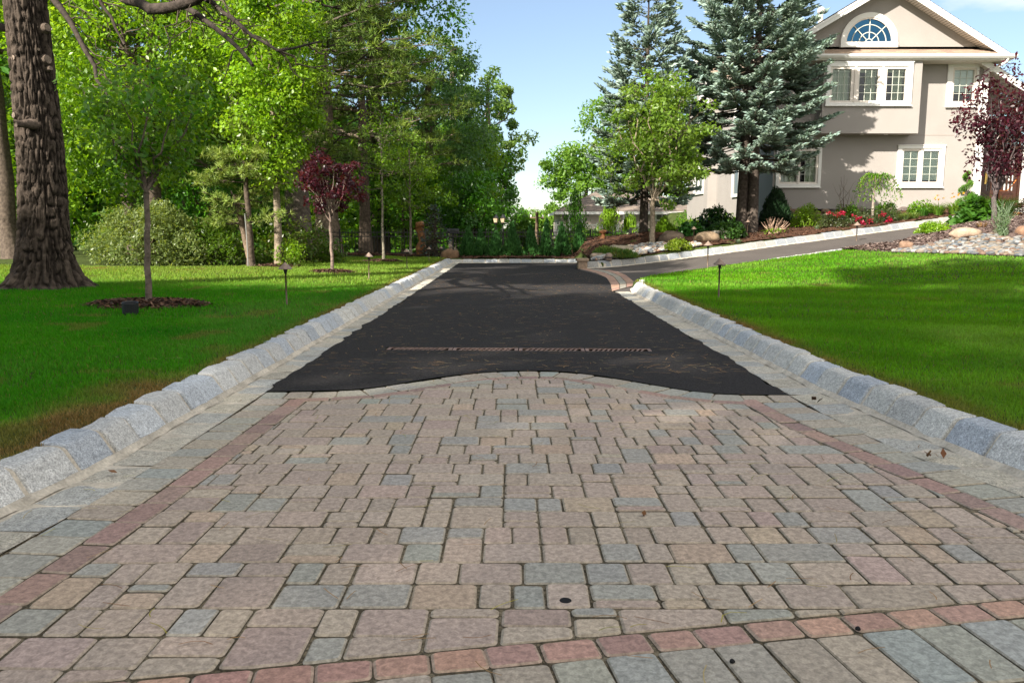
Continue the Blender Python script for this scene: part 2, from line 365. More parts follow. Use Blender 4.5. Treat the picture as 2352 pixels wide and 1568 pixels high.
# straight courses three units deep: full stones, thin-and-thick pairs, and now and then a stone that reaches into the next course
occ = np.zeros((ny+6, nx+12), bool); stones = []
def lay(x, y, w, h): occ[y:y+h, x:x+w] = True; stones.append((x, y, w, h))
for iy in range(0, ny-2, 3):
    ix = int(rng.integers(0, 3))
    while ix < nx:
        if occ[iy, ix]:                       # top of a tall stone below: finish the course above it
            w = 1
            while occ[iy, ix+w] and occ[iy+1, ix+w] == occ[iy+1, ix]: w += 1
            h0 = 1
            while occ[iy+h0, ix]: h0 += 1
            if h0 < 3: lay(ix, iy+h0, w, 3-h0) if w <= 7 else (lay(ix, iy+h0, w//2, 3-h0), lay(ix+w//2, iy+h0, w-w//2, 3-h0))
            ix += w; continue
        w = int(rng.choice([3, 4, 6, 7], p=[.30, .38, .26, .06])); free = 0
        while free < 9 and not occ[iy, ix+free]: free += 1
        if free-w in (1, 2): w = free
        w = min(w, free); q = rng.uniform()
        if w in (4, 6) and q < .17: h = int(rng.choice([1, 2])); lay(ix, iy, w, h); lay(ix, iy+h, w, 3-h)
        elif w in (4, 6, 7) and q > .82: lay(ix, iy, w, 4 if q < .95 else 5)
        else: lay(ix, iy, w, 3)
        ix += w
for (ix, iy, w, h) in stones:
    x0, y0 = ox+ix*ux, oy+iy*uy
    Pq = clip_field(A_([(x0, y0), (x0+w*ux, y0), (x0+w*ux, y0+h*uy), (x0, y0+h*uy)]))
    if Pq is not None and area(Pq) > .0012: paver(G, Pq, PAL[rng.choice(len(PAL), p=pw)][0])
def course(Gq, curve, d0, d1, length, cols, **kw):
    """pavers along a polyline, between offsets d0 and d1 to its right-hand side"""
    C0 = resample(curve, step=.02); d = np.concatenate([[0], np.cumsum(np.linalg.norm(np.diff(C0, axis=0), axis=1))]); nb = max(1, int(round(d[-1]/length)))
    T = np.gradient(C0, axis=0); T /= np.linalg.norm(T, axis=1)[:, None]; Nn = np.stack([T[:, 1], -T[:, 0]], 1)
    f = lambda t, o: A_([np.interp(t, d, C0[:, 0]+Nn[:, 0]*o), np.interp(t, d, C0[:, 1]+Nn[:, 1]*o)])
    br = np.linspace(0, d[-1], nb+1); br[1:-1] += rng.normal(0, length*.035, nb-1)
    for k in range(nb):
        sk = rng.normal(0, .003, 4)
        paver(Gq, A_([f(br[k]+sk[0], d0), f(br[k+1]+sk[1], d0), f(br[k+1]+sk[2], d1), f(br[k]+sk[3], d1)]), cols[rng.integers(len(cols))], **kw)
sx = np.linspace(-1.60, 1.77, 120); S = np.c_[sx, s_of(sx)]
course(G, S, 0, GD, .155, GRY)
k = (sx > -1.38) & (sx < 1.54); course(G, S[k], GD, GD+RD, .20, REDM)
yl = np.linspace(4.83, 1.5, 60); Lc = np.c_[lro(yl), yl]
course(G, Lc, -.195, 0, .15, GRY) if False else None
# left border: grey soldiers then red
for yv_, nxt in [(None, None)]:
    ylu = np.linspace(1.5, 4.86, 80)
    course(G, np.c_[lro(ylu)-.0, ylu], -.2, 0, .158, GRY); course(G, np.c_[lro(ylu), ylu], 0, RW, .205, REDM)
    course(G, np.c_[rro(ylu)-RW, ylu], 0, RW, .205, REDM)
    yru = np.linspace(1.6, 4.77, 80)
    course(G, np.c_[rro(yru), yru], 0, .235, .158, GRY)
fx = np.linspace(-1.45, 2.0, 60); course(G, np.c_[fx, fy(fx)], 0, .098, .138, RED)
fx = np.linspace(-2.0, 2.6, 60); course(G, np.c_[fx, fy(fx)-.098], 0, .27, .142, GRY)
tag(G.build('paver_apron', pm), kind='structure')
G = Geo(); xx = np.linspace(-2.2, 2.7, 20); V = np.stack([np.stack([xx, fy(xx)-.372, np.full(20, -.0075)], -1), np.stack([xx, s_of(xx)+.012, np.full(20, -.0075)], -1)])
G.add(V, grid_faces(2, 20)); tag(G.build('joint_sand', M['sand']), kind='structure')
# ---- granite kerbs and gutters
def granite():
    m = mat('granite', (1, 1, 1), .8, .3, attr=True, noise=(140, .42, 4), noise2=(38, .22, 4), bump=(90, .8, .006)); return m
M['granite'] = granite(); M['mortar'] = mat('mortar', (.50, .45, .37), .95, .1, noise=(8, .25, 5), noise2=(70, .2, 3), bump=(80, .8, .006))
GCOL = [(.30, .325, .36), (.335, .345, .355), (.27, .30, .345), (.345, .35, .345), (.31, .315, .315)]
GCOL = [tuple(A_(c)*A_([1.40, 1.36, 1.28])) for c in GCOL]
PROF = A_([(.0, -.06), (.0, .0), (.026, .040), (.052, .080), (.076, .117), (.092, .131), (.12, .138), (.2, .14), (.2, -.06)])
def kerb(path, side, zf, length=.30, hs=1.0, ws=1.0, tone=1.0, mort=.024):
    """stone blocks whose front foot runs along path; side=+1 puts the block to the right-hand side of the path direction"""
    Gb, Gm = Geo(), Geo(); C0 = resample(path, step=.03); d = np.concatenate([[0], np.cumsum(np.linalg.norm(np.diff(C0, axis=0), axis=1))])
    T = np.gradient(C0, axis=0); T /= np.linalg.norm(T, axis=1)[:, None]; Nn = np.stack([T[:, 1], -T[:, 0]], 1)*side
    nb = int(round(d[-1]/length)); br = np.linspace(0, d[-1], nb+1); br[1:-1] += rng.normal(0, length*.06, nb-1)
    at = lambda t, o: np.stack([np.interp(t, d, C0[:, 0])+np.interp(t, d, Nn[:, 0])*o, np.interp(t, d, C0[:, 1])+np.interp(t, d, Nn[:, 1])*o], -1)
    for k in range(nb):
        a, b = br[k]+mort/2, br[k+1]-mort/2; m = 7
        e = A_([0, .012, .04, .5, .96, .988, 1]); 
        if b-a < .05: continue
        tt = a+(b-a)*e; sh = A_([.012, .003, 0, 0, 0, .003, .012]); sd_ = int(rng.integers(9999))
        sc = rng.uniform(.94, 1.05); push = rng.normal(0, .005); tilt = rng.normal(0, .012)
        pr = PROF*A_([ws, hs*sc]); cen = A_([.13*ws, .05*hs])
        rows = []
        for i in range(m):
            p = pr+(cen-pr)/np.linalg.norm(cen-pr, axis=1)[:, None]*sh[i]*1.3
            base = at(np.full(len(p), tt[i]), p[:, 0]+push)
            rows.append(np.c_[base, p[:, 1]+zf(base[:, 0], base[:, 1])+tilt*(e[i]-.5)*.3])
        V = A_(rows); N = (vnoise(V.reshape(-1, 3)*13+sd_ % 97, sd_)-.5).reshape(m, -1)*.017+(vnoise(V.reshape(-1, 3)*37, sd_)-.5).reshape(m, -1)*.008
        nd = np.stack([Nn[np.searchsorted(d, np.clip(t, 0, d[-1]-1e-6))] for t in tt])
        V[..., :2] += N[..., None]*nd[:, None]; V[..., 2] += N*.6
        np_ = len(pr); c = A_(GCOL[rng.integers(len(GCOL))])*rng.uniform(.9, 1.1)*tone
        Gb.add(V, grid_faces(m, np_)[:, ::int(side)], c)
        o = Gb.n-m*np_
        Gb.F.append((A_([list(range(np_))[::int(side)]])+o, c[None], 0)); Gb.F.append((A_([list(range(np_))[::-int(side)]])+o+(m-1)*np_, c[None], 0))
    pr = PROF*A_([ws, hs])+(cen-PROF*A_([ws, hs]))*.13; nn = len(C0)
    V = np.stack([np.concatenate([at(d, np.full(nn, p[0])), (p[1]+zf(C0[:, 0], C0[:, 1]))[:, None]], 1) for p in pr], 1)
    Gm.add(V, grid_faces(nn, len(pr))[:, ::int(side)])
    # fillet of mortar along the foot
    fl = [(-.028, .006), (-.012, .012), (.004, .028), (.03, .02)]
    V = np.stack([np.concatenate([at(d, np.full(nn, p[0])+(vnoise(np.c_[d*9, d*0], 3)-.5)*.012), (p[1]+zf(C0[:, 0], C0[:, 1])+(vnoise(np.c_[d*12, d*0+p[0]*40], 8)-.5)*.008)[:, None]], 1) for p in fl], 1)
    Gm.add(V, grid_faces(nn, 4)[:, ::int(side)])
    return Gb, Gm
def gutter(outer, inner, length=.26):
    """flat stones between two polylines"""
    Gb, Gm = Geo(), Geo(); n = int(round(np.linalg.norm(np.diff(resample(outer, 200), axis=0), axis=1).sum()/length))
    O, I = resample(outer, n+1), resample(inner, n+1); m = .008
    for k in range(n):
        j = rng.normal(0, .02, 2)
        t = lambda P, a: P[k]+(P[k+1]-P[k])*a
        Pq = A_([t(O, .03+j[0]*.5), t(O, .97+j[1]*.3), t(I, .97), t(I, .03)])
        if area(Pq) < 0: Pq = Pq[::-1]
        c = A_(GCOL[rng.integers(len(GCOL))])*A_([1.0, .93, .80])*rng.uniform(.85, 1.05)
        # split the stone in a 5x5 sheet with rough surface
        u = np.linspace(0, 1, 5)[:, None, None]; v = np.linspace(0, 1, 6)[None, :, None]
        V2 = (Pq[0]*(1-u)+Pq[1]*u)*(1-v)+(Pq[3]*(1-u)+Pq[2]*u)*v
        z = .006+(vnoise(np.concatenate([V2*9, u*0+v*0+k], -1), 6)-.5)*.010
        e = np.minimum(np.minimum(u, 1-u), np.minimum(v, 1-v))[..., 0]; z = z-.006*(e < .01)
        Gb.add(np.concatenate([V2, z[..., None]], -1), grid_faces(5, 6)[:, ::-1], c)
    O, I = resample(outer, 200), resample(inner, 200)
    V = np.stack([np.c_[O, np.full(200, -.002)], np.c_[I, np.full(200, .004)]], 1); Gm.add(V, grid_faces(200, 2)); return Gb, Gm
z0 = lambda x, y: 0*x
yk = np.linspace(1.0, 24.62, 120); Lk = np.c_[lf(yk), yk]
ykr = np.linspace(1.0, 12.7, 80); Rk = np.concatenate([np.c_[rf(ykr), ykr], [(2.0, 13.1), (2.07, 13.8), (2.25, 14.55)]])
def gut_pair(fa, fb, ya, yb): y = np.linspace(ya, yb, 100); return np.c_[fa(y), y], np.c_[fb(y)+0*y, y]
for (nm, parts) in (('granite_kerb', [kerb(Lk, -1, z0, .285), kerb(Rk, 1, z0, .285),
                                     kerb(A_([(-1.9, 24.6), (2.05, 24.6)]), -1, lambda x, y: 0*x-.01, .36, .9)]),
                    ('gutter', [gutter(*gut_pair(lg, lambda y: lf(y)+.012, 1.1, 24.5)), gutter(*gut_pair(rg, lambda y: rf(y)-.012, 1.1, 13.35))])):
    for Gb, Gm in parts:
        tag(Gb.build(nm, M['granite'], smooth=False), kind='structure'); tag(Gm.build(nm+'_mortar', M['mortar'], smooth=True), kind='structure')
fp = resample(FAR, step=.1)
Gb, Gm = kerb(fp, -1, lambda x, y: road_z(x, y)-.0, .36, 1.32, 1.25, .62)
tag(Gb.build('granite_kerb', M['granite']), kind='structure'); tag(Gm.build('granite_kerb_mortar', M['mortar'], smooth=True), kind='structure')
Gb, Gm = kerb(resample(NEAR[2:], step=.1), 1, lambda x, y: road_z(x, y)-.07, .3, 1, .6)
tag(Gb.build('granite_kerb', M['granite']), kind='structure'); tag(Gm.build('granite_kerb_mortar', M['mortar'], smooth=True), kind='structure')
# ---- red and grey paver band across the mouth of the side drive
out_ = A_([(1.68, 13.40), (1.86, 15.04), (2.02, 17.04), (1.99, 18.87), (1.76, 20.9)]); in_ = A_([(2.22, 14.6), (2.42, 15.8), (2.58, 18.0), (2.58, 19.84), (2.36, 21.1)])
G = Geo()
for a, b, cols in ((0, .36, RED), (.36, .66, GRY), (.66, 1, RED)):
    n = 30; O, I = resample(out_, n+1), resample(in_, n+1)
    for k in range(n):
        qd = [O[k]+(I[k]-O[k])*a, O[k+1]+(I[k+1]-O[k+1])*a, O[k+1]+(I[k+1]-O[k+1])*b, O[k]+(I[k]-O[k])*b]
        paver(G, A_(qd), A_(cols[rng.integers(len(cols))])*.9, gap=.008, z=.014)
tag(G.build('paver_band', pm), kind='structure')
# ================================================================== PLANT BUILDERS
def unit(v): return v/(np.linalg.norm(v, axis=-1, keepdims=True)+1e-9)
def rdir(n, r=rng): return unit(r.normal(size=(n, 3)))
def leaves(Gq, C, size, col, up=.35, aspect=.5, droop=.25, out=None, fold=.18, r=rng):
    """one folded diamond leaf at every point of C"""
    n = len(C); d = rdir(n, r)
    if out is not None: d = unit(d+out*.5)
    d[:, 2] -= droop; d = unit(d)
    nn = rdir(n, r)*.75; nn[:, 2] = np.abs(nn[:, 2])+up; nn = nn if out is None else nn+out*.75; s = unit(np.cross(d, nn)); nn = np.cross(s, d)
    L = (size*r.uniform(.65, 1.25, n))[:, None]; w = L*aspect*.5
    V = np.stack([C-d*L*.5, C+s*w-nn*0+d*L*.02, C+d*L*.5-nn*L*fold*.5, C-s*w+d*L*.02-nn*L*fold*.3], 1)
    col = np.broadcast_to(A_(col, float), (n, 3))
    Gq.add(V, np.arange(n*4).reshape(n, 4), col)
def spikes(Gq, P, D, length, width, col, r=rng):
    """thin triangles (needles, blades) from P along D"""
    n = len(P); s = unit(np.cross(D, rdir(n, r)))
    L = np.broadcast_to(length, (n,))[:, None]; w = np.broadcast_to(width, (n,))[:, None]*.5
    Gq.add(np.stack([P-s*w, P+s*w, P+D*L], 1), np.arange(n*3).reshape(n, 3), np.broadcast_to(A_(col, float), (n, 3)))
def spindles(Gq, P, D, length, width, col, r=rng):
    """little four-sided needle-covered shoots"""
    n = len(P); s = unit(np.cross(D, rdir(n, r))); t = np.cross(D, s); L = np.broadcast_to(length, (n,))[:, None]; w = np.broadcast_to(width, (n,))[:, None]*.5
    m = P+D*L*.35
    V = np.stack([P, m+s*w, m-s*w*.5+t*w*.87, m-s*w*.5-t*w*.87, P+D*L], 1); i = np.arange(n)[:, None]*5
    f = np.concatenate([i+A_([[0, 2, 1]]), i+A_([[0, 3, 2]]), i+A_([[0, 1, 3]]), i+A_([[4, 1, 2]]), i+A_([[4, 2, 3]]), i+A_([[4, 3, 1]])])
    c = np.broadcast_to(A_(col, float), (n, 3)); Gq.add(V, f, np.concatenate([c]*6))
def curve(a, b, sag, n=5, r=rng, wob=.04):
    t = np.linspace(0, 1, n)[:, None]; a, b = A_(a, float), A_(b, float); L = np.linalg.norm(b-a)
    P = a+(b-a)*t; P[:, 2] += sag*L*4*(t*(1-t))[:, 0]; P[1:-1] += r.normal(0, wob*L, (n-2, 3)); return P
BARK = A_([.085, .065, .05])
def vary(col, n, r=rng, b=.18, h=.07):
    return np.clip(A_(col)*(1+r.normal(0, b, (n, 1)))*(1+r.normal(0, h, (n, 3))), .002, 1)
def palette(cols, n, r=rng): return A_(cols)[r.integers(len(cols), size=n)]
def tree(name, label, cat, pos, trunk_top, trunk_r, cen, rad, nclump, leaf_n, leaf_size, cols, seed, crad=.5, flat=.7, group=None, bark=BARK, shell=.55, fork=None, twigs=0,
         lean=(0, 0), leaf_kw={}, limb_r=.45, nprim=8, flare=1.35, shape=None, up_bias=0, sides=8):
    """broadleaf tree: trunk, limbs reaching to every leaf clump, and a crown of separate leaves. cen/rad are relative to pos"""
    r = np.random.default_rng(seed); pos = A_(pos, float); cen = A_(cen, float); rad = A_(rad, float)
    e = empty(name, pos, label, cat, group)
    Gt = Geo(); n = 9; t = np.linspace(0, 1, n)[:, None]; top = A_([lean[0], lean[1], trunk_top])
    P = A_([0, 0, -.1])*(1-t)+top*t; P[1:-1, :2] += r.normal(0, trunk_r*.22, (n-2, 2))
    rr = trunk_r*np.interp(t[:, 0], [0, .06, .2, 1], [flare, 1.08, .95, .5 if fork is None else .78])
    tube(Gt, P, rr, max(sides, 8), bark)
    nodes = [(P[k], rr[k]) for k in range(n) if fork is None and t[k, 0] > .38 or t[k, 0] > .97]
    if fork: nodes = [(P[-1], rr[-1])]
    # clump centres
    q = rdir(nclump, r)*(shell+(1-shell)*r.uniform(0, 1, (nclump, 1))**.7); q *= r.uniform(.75, 1.0, (nclump, 1))+.15*(vnoise(q*2.2, seed)[:, None]-.3)
    if shape is not None: q = shape(q)
    Cc = cen+q*rad
    order = np.argsort(np.linalg.norm(Cc-top*.7, axis=1)); nodes_p = [a for a, _ in nodes]; nodes_r = [b for _, b in nodes]
    for k in range(min(nprim, nclump)):          # primary limbs
        c = cen+rad*unit(A_([math.cos(k*2.4+seed), math.sin(k*2.4+seed), r.uniform(.1, 1.1)]))*.62
        i = int(np.argmin(np.linalg.norm(A_(nodes_p)-c-A_([0, 0, -.5*rad[2]]), axis=1))) if not fork else 0
        b = curve(nodes_p[i], c, -.06 if up_bias == 0 else up_bias, 6, r); lr = nodes_r[i]*limb_r*r.uniform(.8, 1.15); ra = np.linspace(lr, lr*.4, 6)
        tube(Gt, b, ra, 6, bark); nodes_p += list(b[1:]); nodes_r += list(ra[1:])
    for i in order:
        D = np.linalg.norm(A_(nodes_p)-Cc[i], axis=1)+np.maximum(0, A_(nodes_p)[:, 2]-Cc[i][2])*1.2; k = int(np.argmin(D))
        b = curve(nodes_p[k], Cc[i], -.05, 5, r, .06); lr = max(nodes_r[k]*.6, trunk_r*.045); ra = np.linspace(lr, lr*.3, 5); tube(Gt, b, ra, 5, bark)
        nodes_p += list(b[2:4]); nodes_r += list(ra[2:4])
    # leaves
    per = leaf_n//nclump; cc = np.repeat(Cc, per, 0); cs = np.repeat(r.uniform(.65, 1.25, nclump), per)[:, None]
    off = rdir(len(cc), r)*r.uniform(.15, 1, (len(cc), 1))**.5*crad*cs*A_([1, 1, flat]); Lp = cc+off
    base = np.repeat(palette(cols, nclump, r)*(1+r.normal(0, .14, (nclump, 1))), per, 0); col = base*.6+palette(cols, len(cc), r)*.4
    if twigs:
        idx = r.choice(len(Lp), min(twigs, len(Lp)), replace=False)
        for i in idx: tube(Gt, curve(cc[i], Lp[i], 0, 3, r, .05), np.linspace(trunk_r*.05, trunk_r*.025, 3), 3, bark, cap=False)
    tr = Gt.build('trunk', M['bark'], e, smooth=True)
    Gl = Geo(); leaves(Gl, Lp, leaf_size, np.clip(col*(1+r.normal(0, .12, (len(cc), 1))), .002, 1), out=unit(off), r=r, **leaf_kw)
    Gl.build('crown', M['leaf'], e); return e
def pine(name, label, pos, height, trunk_r, base_h, reach, nwhorl, seed, cols, tuft=14, nl=.17, cat='tree', group=None, az=(0, 6.283), dens=1.0, bark=BARK):
    r = np.random.default_rng(seed); e = empty(name, pos, label, cat, group); Gt, Gl = Geo(), Geo()
    n = 10; t = np.linspace(0, 1, n); P = np.stack([r.normal(0, .05, n)*t, r.normal(0, .05, n)*t, t*height-.1], 1); rr = trunk_r*(1-t)**.8+.02; rr[0] *= 1.3
    tube(Gt, P, rr, 10, bark); PP = []; DD = []; CB = []
    for k in range(nwhorl):
        f = k/(nwhorl-1); z = base_h+(height-base_h)*f*.97; ln = reach*(1-f**1.7*.85)*r.uniform(.75, 1.1)
        for j in range(r.integers(4, 6)):
            a = r.uniform(*az); l = ln*r.uniform(.65, 1.1); rise = r.uniform(-.1, .18)
            b = curve([P[0, 0]*0, 0, z+r.uniform(-.25, .25)], [l*math.cos(a), l*math.sin(a), z+rise*l], -.05, 6, r, .03)
            br = np.interp(f, [0, 1], [trunk_r*.2, .02]); tube(Gt, b, np.linspace(br, .012, 6), 5, bark)
            ns = int(9*dens)
            for m in range(ns):
                u = r.uniform(.3, 1.0); p = b[min(int(u*5), 4)]+(b[min(int(u*5)+1, 5)]-b[min(int(u*5), 4)])*(u*5 % 1)
                sa = a+r.choice([-1, 1])*r.uniform(.4, 1.2); sl = l*.28*(1.15-u*.6)*r.uniform(.6, 1.2); q = p+A_([sl*math.cos(sa), sl*math.sin(sa), sl*r.uniform(-.1, .35)])
                tube(Gt, [p, (p+q)/2+r.normal(0, .02, 3), q], [.014, .01, .006], 3, bark, cap=False)
                mt = max(3, int(7*sl/.8)); uu_ = r.uniform(.25, 1, mt)[:, None]; tp = p+(q-p)*uu_+r.normal(0, .11, (mt, 3))*A_([1, 1, .45])
                PP.append(tp); DD.append(unit(r.normal(0, .5, (mt, 3))+unit(q-p)*.5+A_([0, 0, .55]))); CB.append(np.full(mt, r.uniform(.75, 1.2)))
    PP, DD, CB = np.concatenate(PP), np.concatenate(DD), np.concatenate(CB)
    p = np.repeat(PP, tuft, 0); d = unit(np.repeat(DD, tuft, 0)*.75+rdir(len(p), r)); c = palette(cols, len(PP), r)*CB[:, None]
    spikes(Gl, p, d, r.uniform(.7, 1.1, len(p))*nl, nl*.13, np.repeat(c, tuft, 0)*r.uniform(.8, 1.2, (len(p), 1)), r)
    Gt.build('trunk', M['bark'], e, smooth=True); Gl.build('crown', M['needle'], e); return e
def spruce(name, label, pos, height, reach, base_h, seed, trunks=((0, 0),), trunk_r=.13, nwh=30, per=7, cols=None, shoot=.16, dens=1.0, cat='spruce tree', group=None, bare=0, prof=None):
    r = np.random.default_rng(seed); e = empty(name, pos, label, cat, group); Gl = Geo()
    cols = cols or [(.36, .48, .435), (.31, .43, .40), (.41, .52, .46), (.25, .36, .32)]
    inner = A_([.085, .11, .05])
    for ti, (tx, ty) in enumerate(trunks):
        Gt = Geo(); n = 8; t = np.linspace(0, 1, n); tube(Gt, np.stack([tx*(1-t*.6), ty*(1-t*.6), t*height*(1 if ti == 0 else .93)-.15], 1), trunk_r*(1-t)**.9+.015, 9, (.075, .06, .05)); 
        if ti == 0: bt = Gt
        else: Gt.build('trunk', M['bark'], e, smooth=True)
    PP, DD, CC, LL = [], [], [], []
    for k in range(nwh):
        f = k/(nwh-1); z = base_h+(height-base_h)*(1-(1-f)**1.08)
        pf = prof(f) if prof else np.interp(f, [0, .12, .25, .6, 1], [.72, .95, 1, .58, .03]); a0 = r.uniform(0, 6.28)
        pk = max(4, int(per*(1-.35*f)))
        for j in range(pk):
            a = a0+j*6.283/pk+r.uniform(-.3, .3); l = reach*pf*r.uniform(.74, 1.05)+.06
            tx, ty = trunks[r.integers(len(trunks))]; tx, ty = tx*(1-f*.6), ty*(1-f*.6)
            dr = np.interp(f, [0, .3, .7, 1], [-.42, -.22, .05, .7]); zz = z+r.uniform(-.06, .06); m = 8; u = np.linspace(0, 1, m)
            P = np.stack([tx+l*u*math.cos(a), ty+l*u*math.sin(a), zz+l*(dr*u*1.0+.34*u**2.6*(1 if f < .8 else 0))], 1); P[1:] += r.normal(0, .02, (m-1, 3))
            tube(bt, P, np.linspace(.028*(1.1-f), .006, m), 4, (.07, .055, .04), cap=False)
            nt_ = max(3, int(l/.085*dens))
            for q in range(nt_):
                s = r.uniform(.30 if f > .1 else .45, 1)**.8; ii = min(int(s*(m-1)), m-2); p = P[ii]+(P[ii+1]-P[ii])*(s*(m-1)-ii)
                d0 = unit(P[ii+1]-P[ii]); sd_ = unit(np.cross(d0, [0, 0, 1.]))*r.choice([-1, 1]); tl = l*.36*(1.12-s)*r.uniform(.6, 1.15)+.06
                td = unit(d0*r.uniform(.55, 1)+sd_*r.uniform(.5, 1.0)+A_([0, 0, r.uniform(-.16, .08)]))
                ns = max(2, int(tl/.05)); w = np.linspace(.2, 1, ns); pp = p+td*(tl*w)[:, None]+r.normal(0, .018, (ns, 3))
                sgn = np.where(np.arange(ns) % 2 == 0, 1, -1)[:, None]; lat = unit(np.cross(td, [0, 0, 1.]))*sgn
                dd = unit(td*.85+lat*r.uniform(.35, .9, (ns, 1))+A_([0, 0, .16])+r.normal(0, .12, (ns, 3))); dd[-1] = td
                PP.append(pp); DD.append(dd); lit_mix = np.clip((s*.55+w*.5)[:, None], 0, 1)**1.6  # sunlit tips and shaded inner shoots painted into the shoot colour
                c = palette(cols, ns, r)*lit_mix+inner*(1-lit_mix); CC.append(c*r.uniform(.85, 1.15)); LL.append(r.uniform(.8, 1.25, ns))
                if bare and f < .3 and r.uniform() < bare: tube(bt, curve(p, p+td*tl*1.3+A_([0, 0, -.1]), 0, 3, r), [.006, .004, .003], 3, (.06, .045, .035), cap=False)
    PP, DD, CC, LL = map(np.concatenate, (PP, DD, CC, LL))
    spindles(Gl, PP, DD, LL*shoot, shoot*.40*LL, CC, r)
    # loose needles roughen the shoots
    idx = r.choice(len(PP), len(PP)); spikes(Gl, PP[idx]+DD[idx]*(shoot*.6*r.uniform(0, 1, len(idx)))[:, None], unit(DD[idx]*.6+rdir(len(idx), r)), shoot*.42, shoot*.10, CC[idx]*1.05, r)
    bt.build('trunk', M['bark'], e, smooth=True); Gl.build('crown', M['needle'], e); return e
def shrub(name, label, pos, rad, n, size, cols, seed, cat='shrub', kind='leaf', lobes=14, group=None, stems=6, lift=.0, leaf_kw={}, parts=True, top_only=.0, conic=0, stem_col=(.09, .065, .045), crad=.42):
    r = np.random.default_rng(seed); pos = A_(pos, float); rad = A_(rad, float); e = empty(name, pos, label, cat, group); Gl = Geo()
    q = rdir(lobes, r); q[:, 2] = np.abs(q[:, 2])*.95-.05*top_only; q = q*r.uniform(.55, .72, (lobes, 1)); C = q*rad*A_([1, 1, 1])+A_([0, 0, lift])
    if conic: C = np.stack([q[:, 0]*rad[0]*(1-conic*np.clip(q[:, 2]/.7, 0, 1)), q[:, 1]*rad[1]*(1-conic*np.clip(q[:, 2]/.7, 0, 1)), np.abs(q[:, 2])*rad[2]*1.25+lift], 1)
    k = r.integers(lobes, size=n); o = rdir(n, r); Lp = C[k]+o*(r.uniform(.3, 1, (n, 1))**.45)*rad*crad*A_([1, 1, .85])*(1-.55*conic*np.clip(C[k][:, 2:]/(rad[2]+.01), 0, 1))
    Lp[:, 2] = np.abs(Lp[:, 2]); col = palette(cols, lobes, r)[k]*.5+palette(cols, n, r)*.5; col = col*(1+r.normal(0, .13, (n, 1)))
    od = unit(Lp*A_([1, 1, 1.3])+1e-4)
    if kind == 'leaf': leaves(Gl, Lp, size, np.clip(col, .002, 1), out=od*.6, r=r, **leaf_kw)
    elif kind == 'spray': spindles(Gl, Lp, unit(od*.5+A_([0, 0, .75])+r.normal(0, .25, (n, 3))), size*r.uniform(.7, 1.3, n), size*.25, np.clip(col, .002, 1), r)
    else: spikes(Gl, Lp, unit(od+r.normal(0, .5, (n, 3))), size*r.uniform(.7, 1.2, n), size*.2, np.clip(col, .002, 1), r)
    if stems:
        Gs = Geo()
        for i in range(stems):
            c = C[r.integers(lobes)]; tube(Gs, curve([r.normal(0, .05)*rad[0], r.normal(0, .05)*rad[1], -.03], c, .02, 5, r, .05), np.linspace(.016, .005, 5)*max(1, rad[2]), 4, stem_col)
        Gs.build('stem', M['bark'], e, smooth=True)
    Gl.build('foliage', M['needle'] if kind != 'leaf' else M['leaf'], e); return e
def clump_grass(name, label, pos, h, spread, n, col, seed, cat='grass clump', group=None, width=.012):
    r = np.random.default_rng(seed); e = Geo(); a = r.uniform(0, 6.28, n); rr = r.uniform(0, 1, n)**.5*spread*.25; tilt = r.uniform(.1, 1.0, n)*spread/h*.8
    b = np.stack([rr*np.cos(a), rr*np.sin(a), 0*a], 1); L = h*r.uniform(.6, 1.1, n); dirs = unit(np.stack([np.cos(a)*tilt, np.sin(a)*tilt, np.ones(n)], 1))
    mid = b+dirs*L[:, None]*.6; tip = mid+unit(dirs+np.stack([np.cos(a)*.8, np.sin(a)*.8, -.55+0*a], 1))*L[:, None]*.45
    s = np.stack([-np.sin(a), np.cos(a), 0*a], 1)*width*.5
    V = np.stack([b-s, b+s, mid+s*.9, mid-s*.9, tip], 1); i = np.arange(n)[:, None]*5; c = vary(col, n, r)
    e.add(V, np.concatenate([i+A_([[0, 1, 2, 3]])]), c); o = e.n-5*n; e.F.append((i+A_([[3, 2, 4]])+o, c, 0))
    return tag(e.build(name, M['grass'], loc=None), label, cat, group), pos
def put(op):
    o, pos = op; o.location = pos; return o
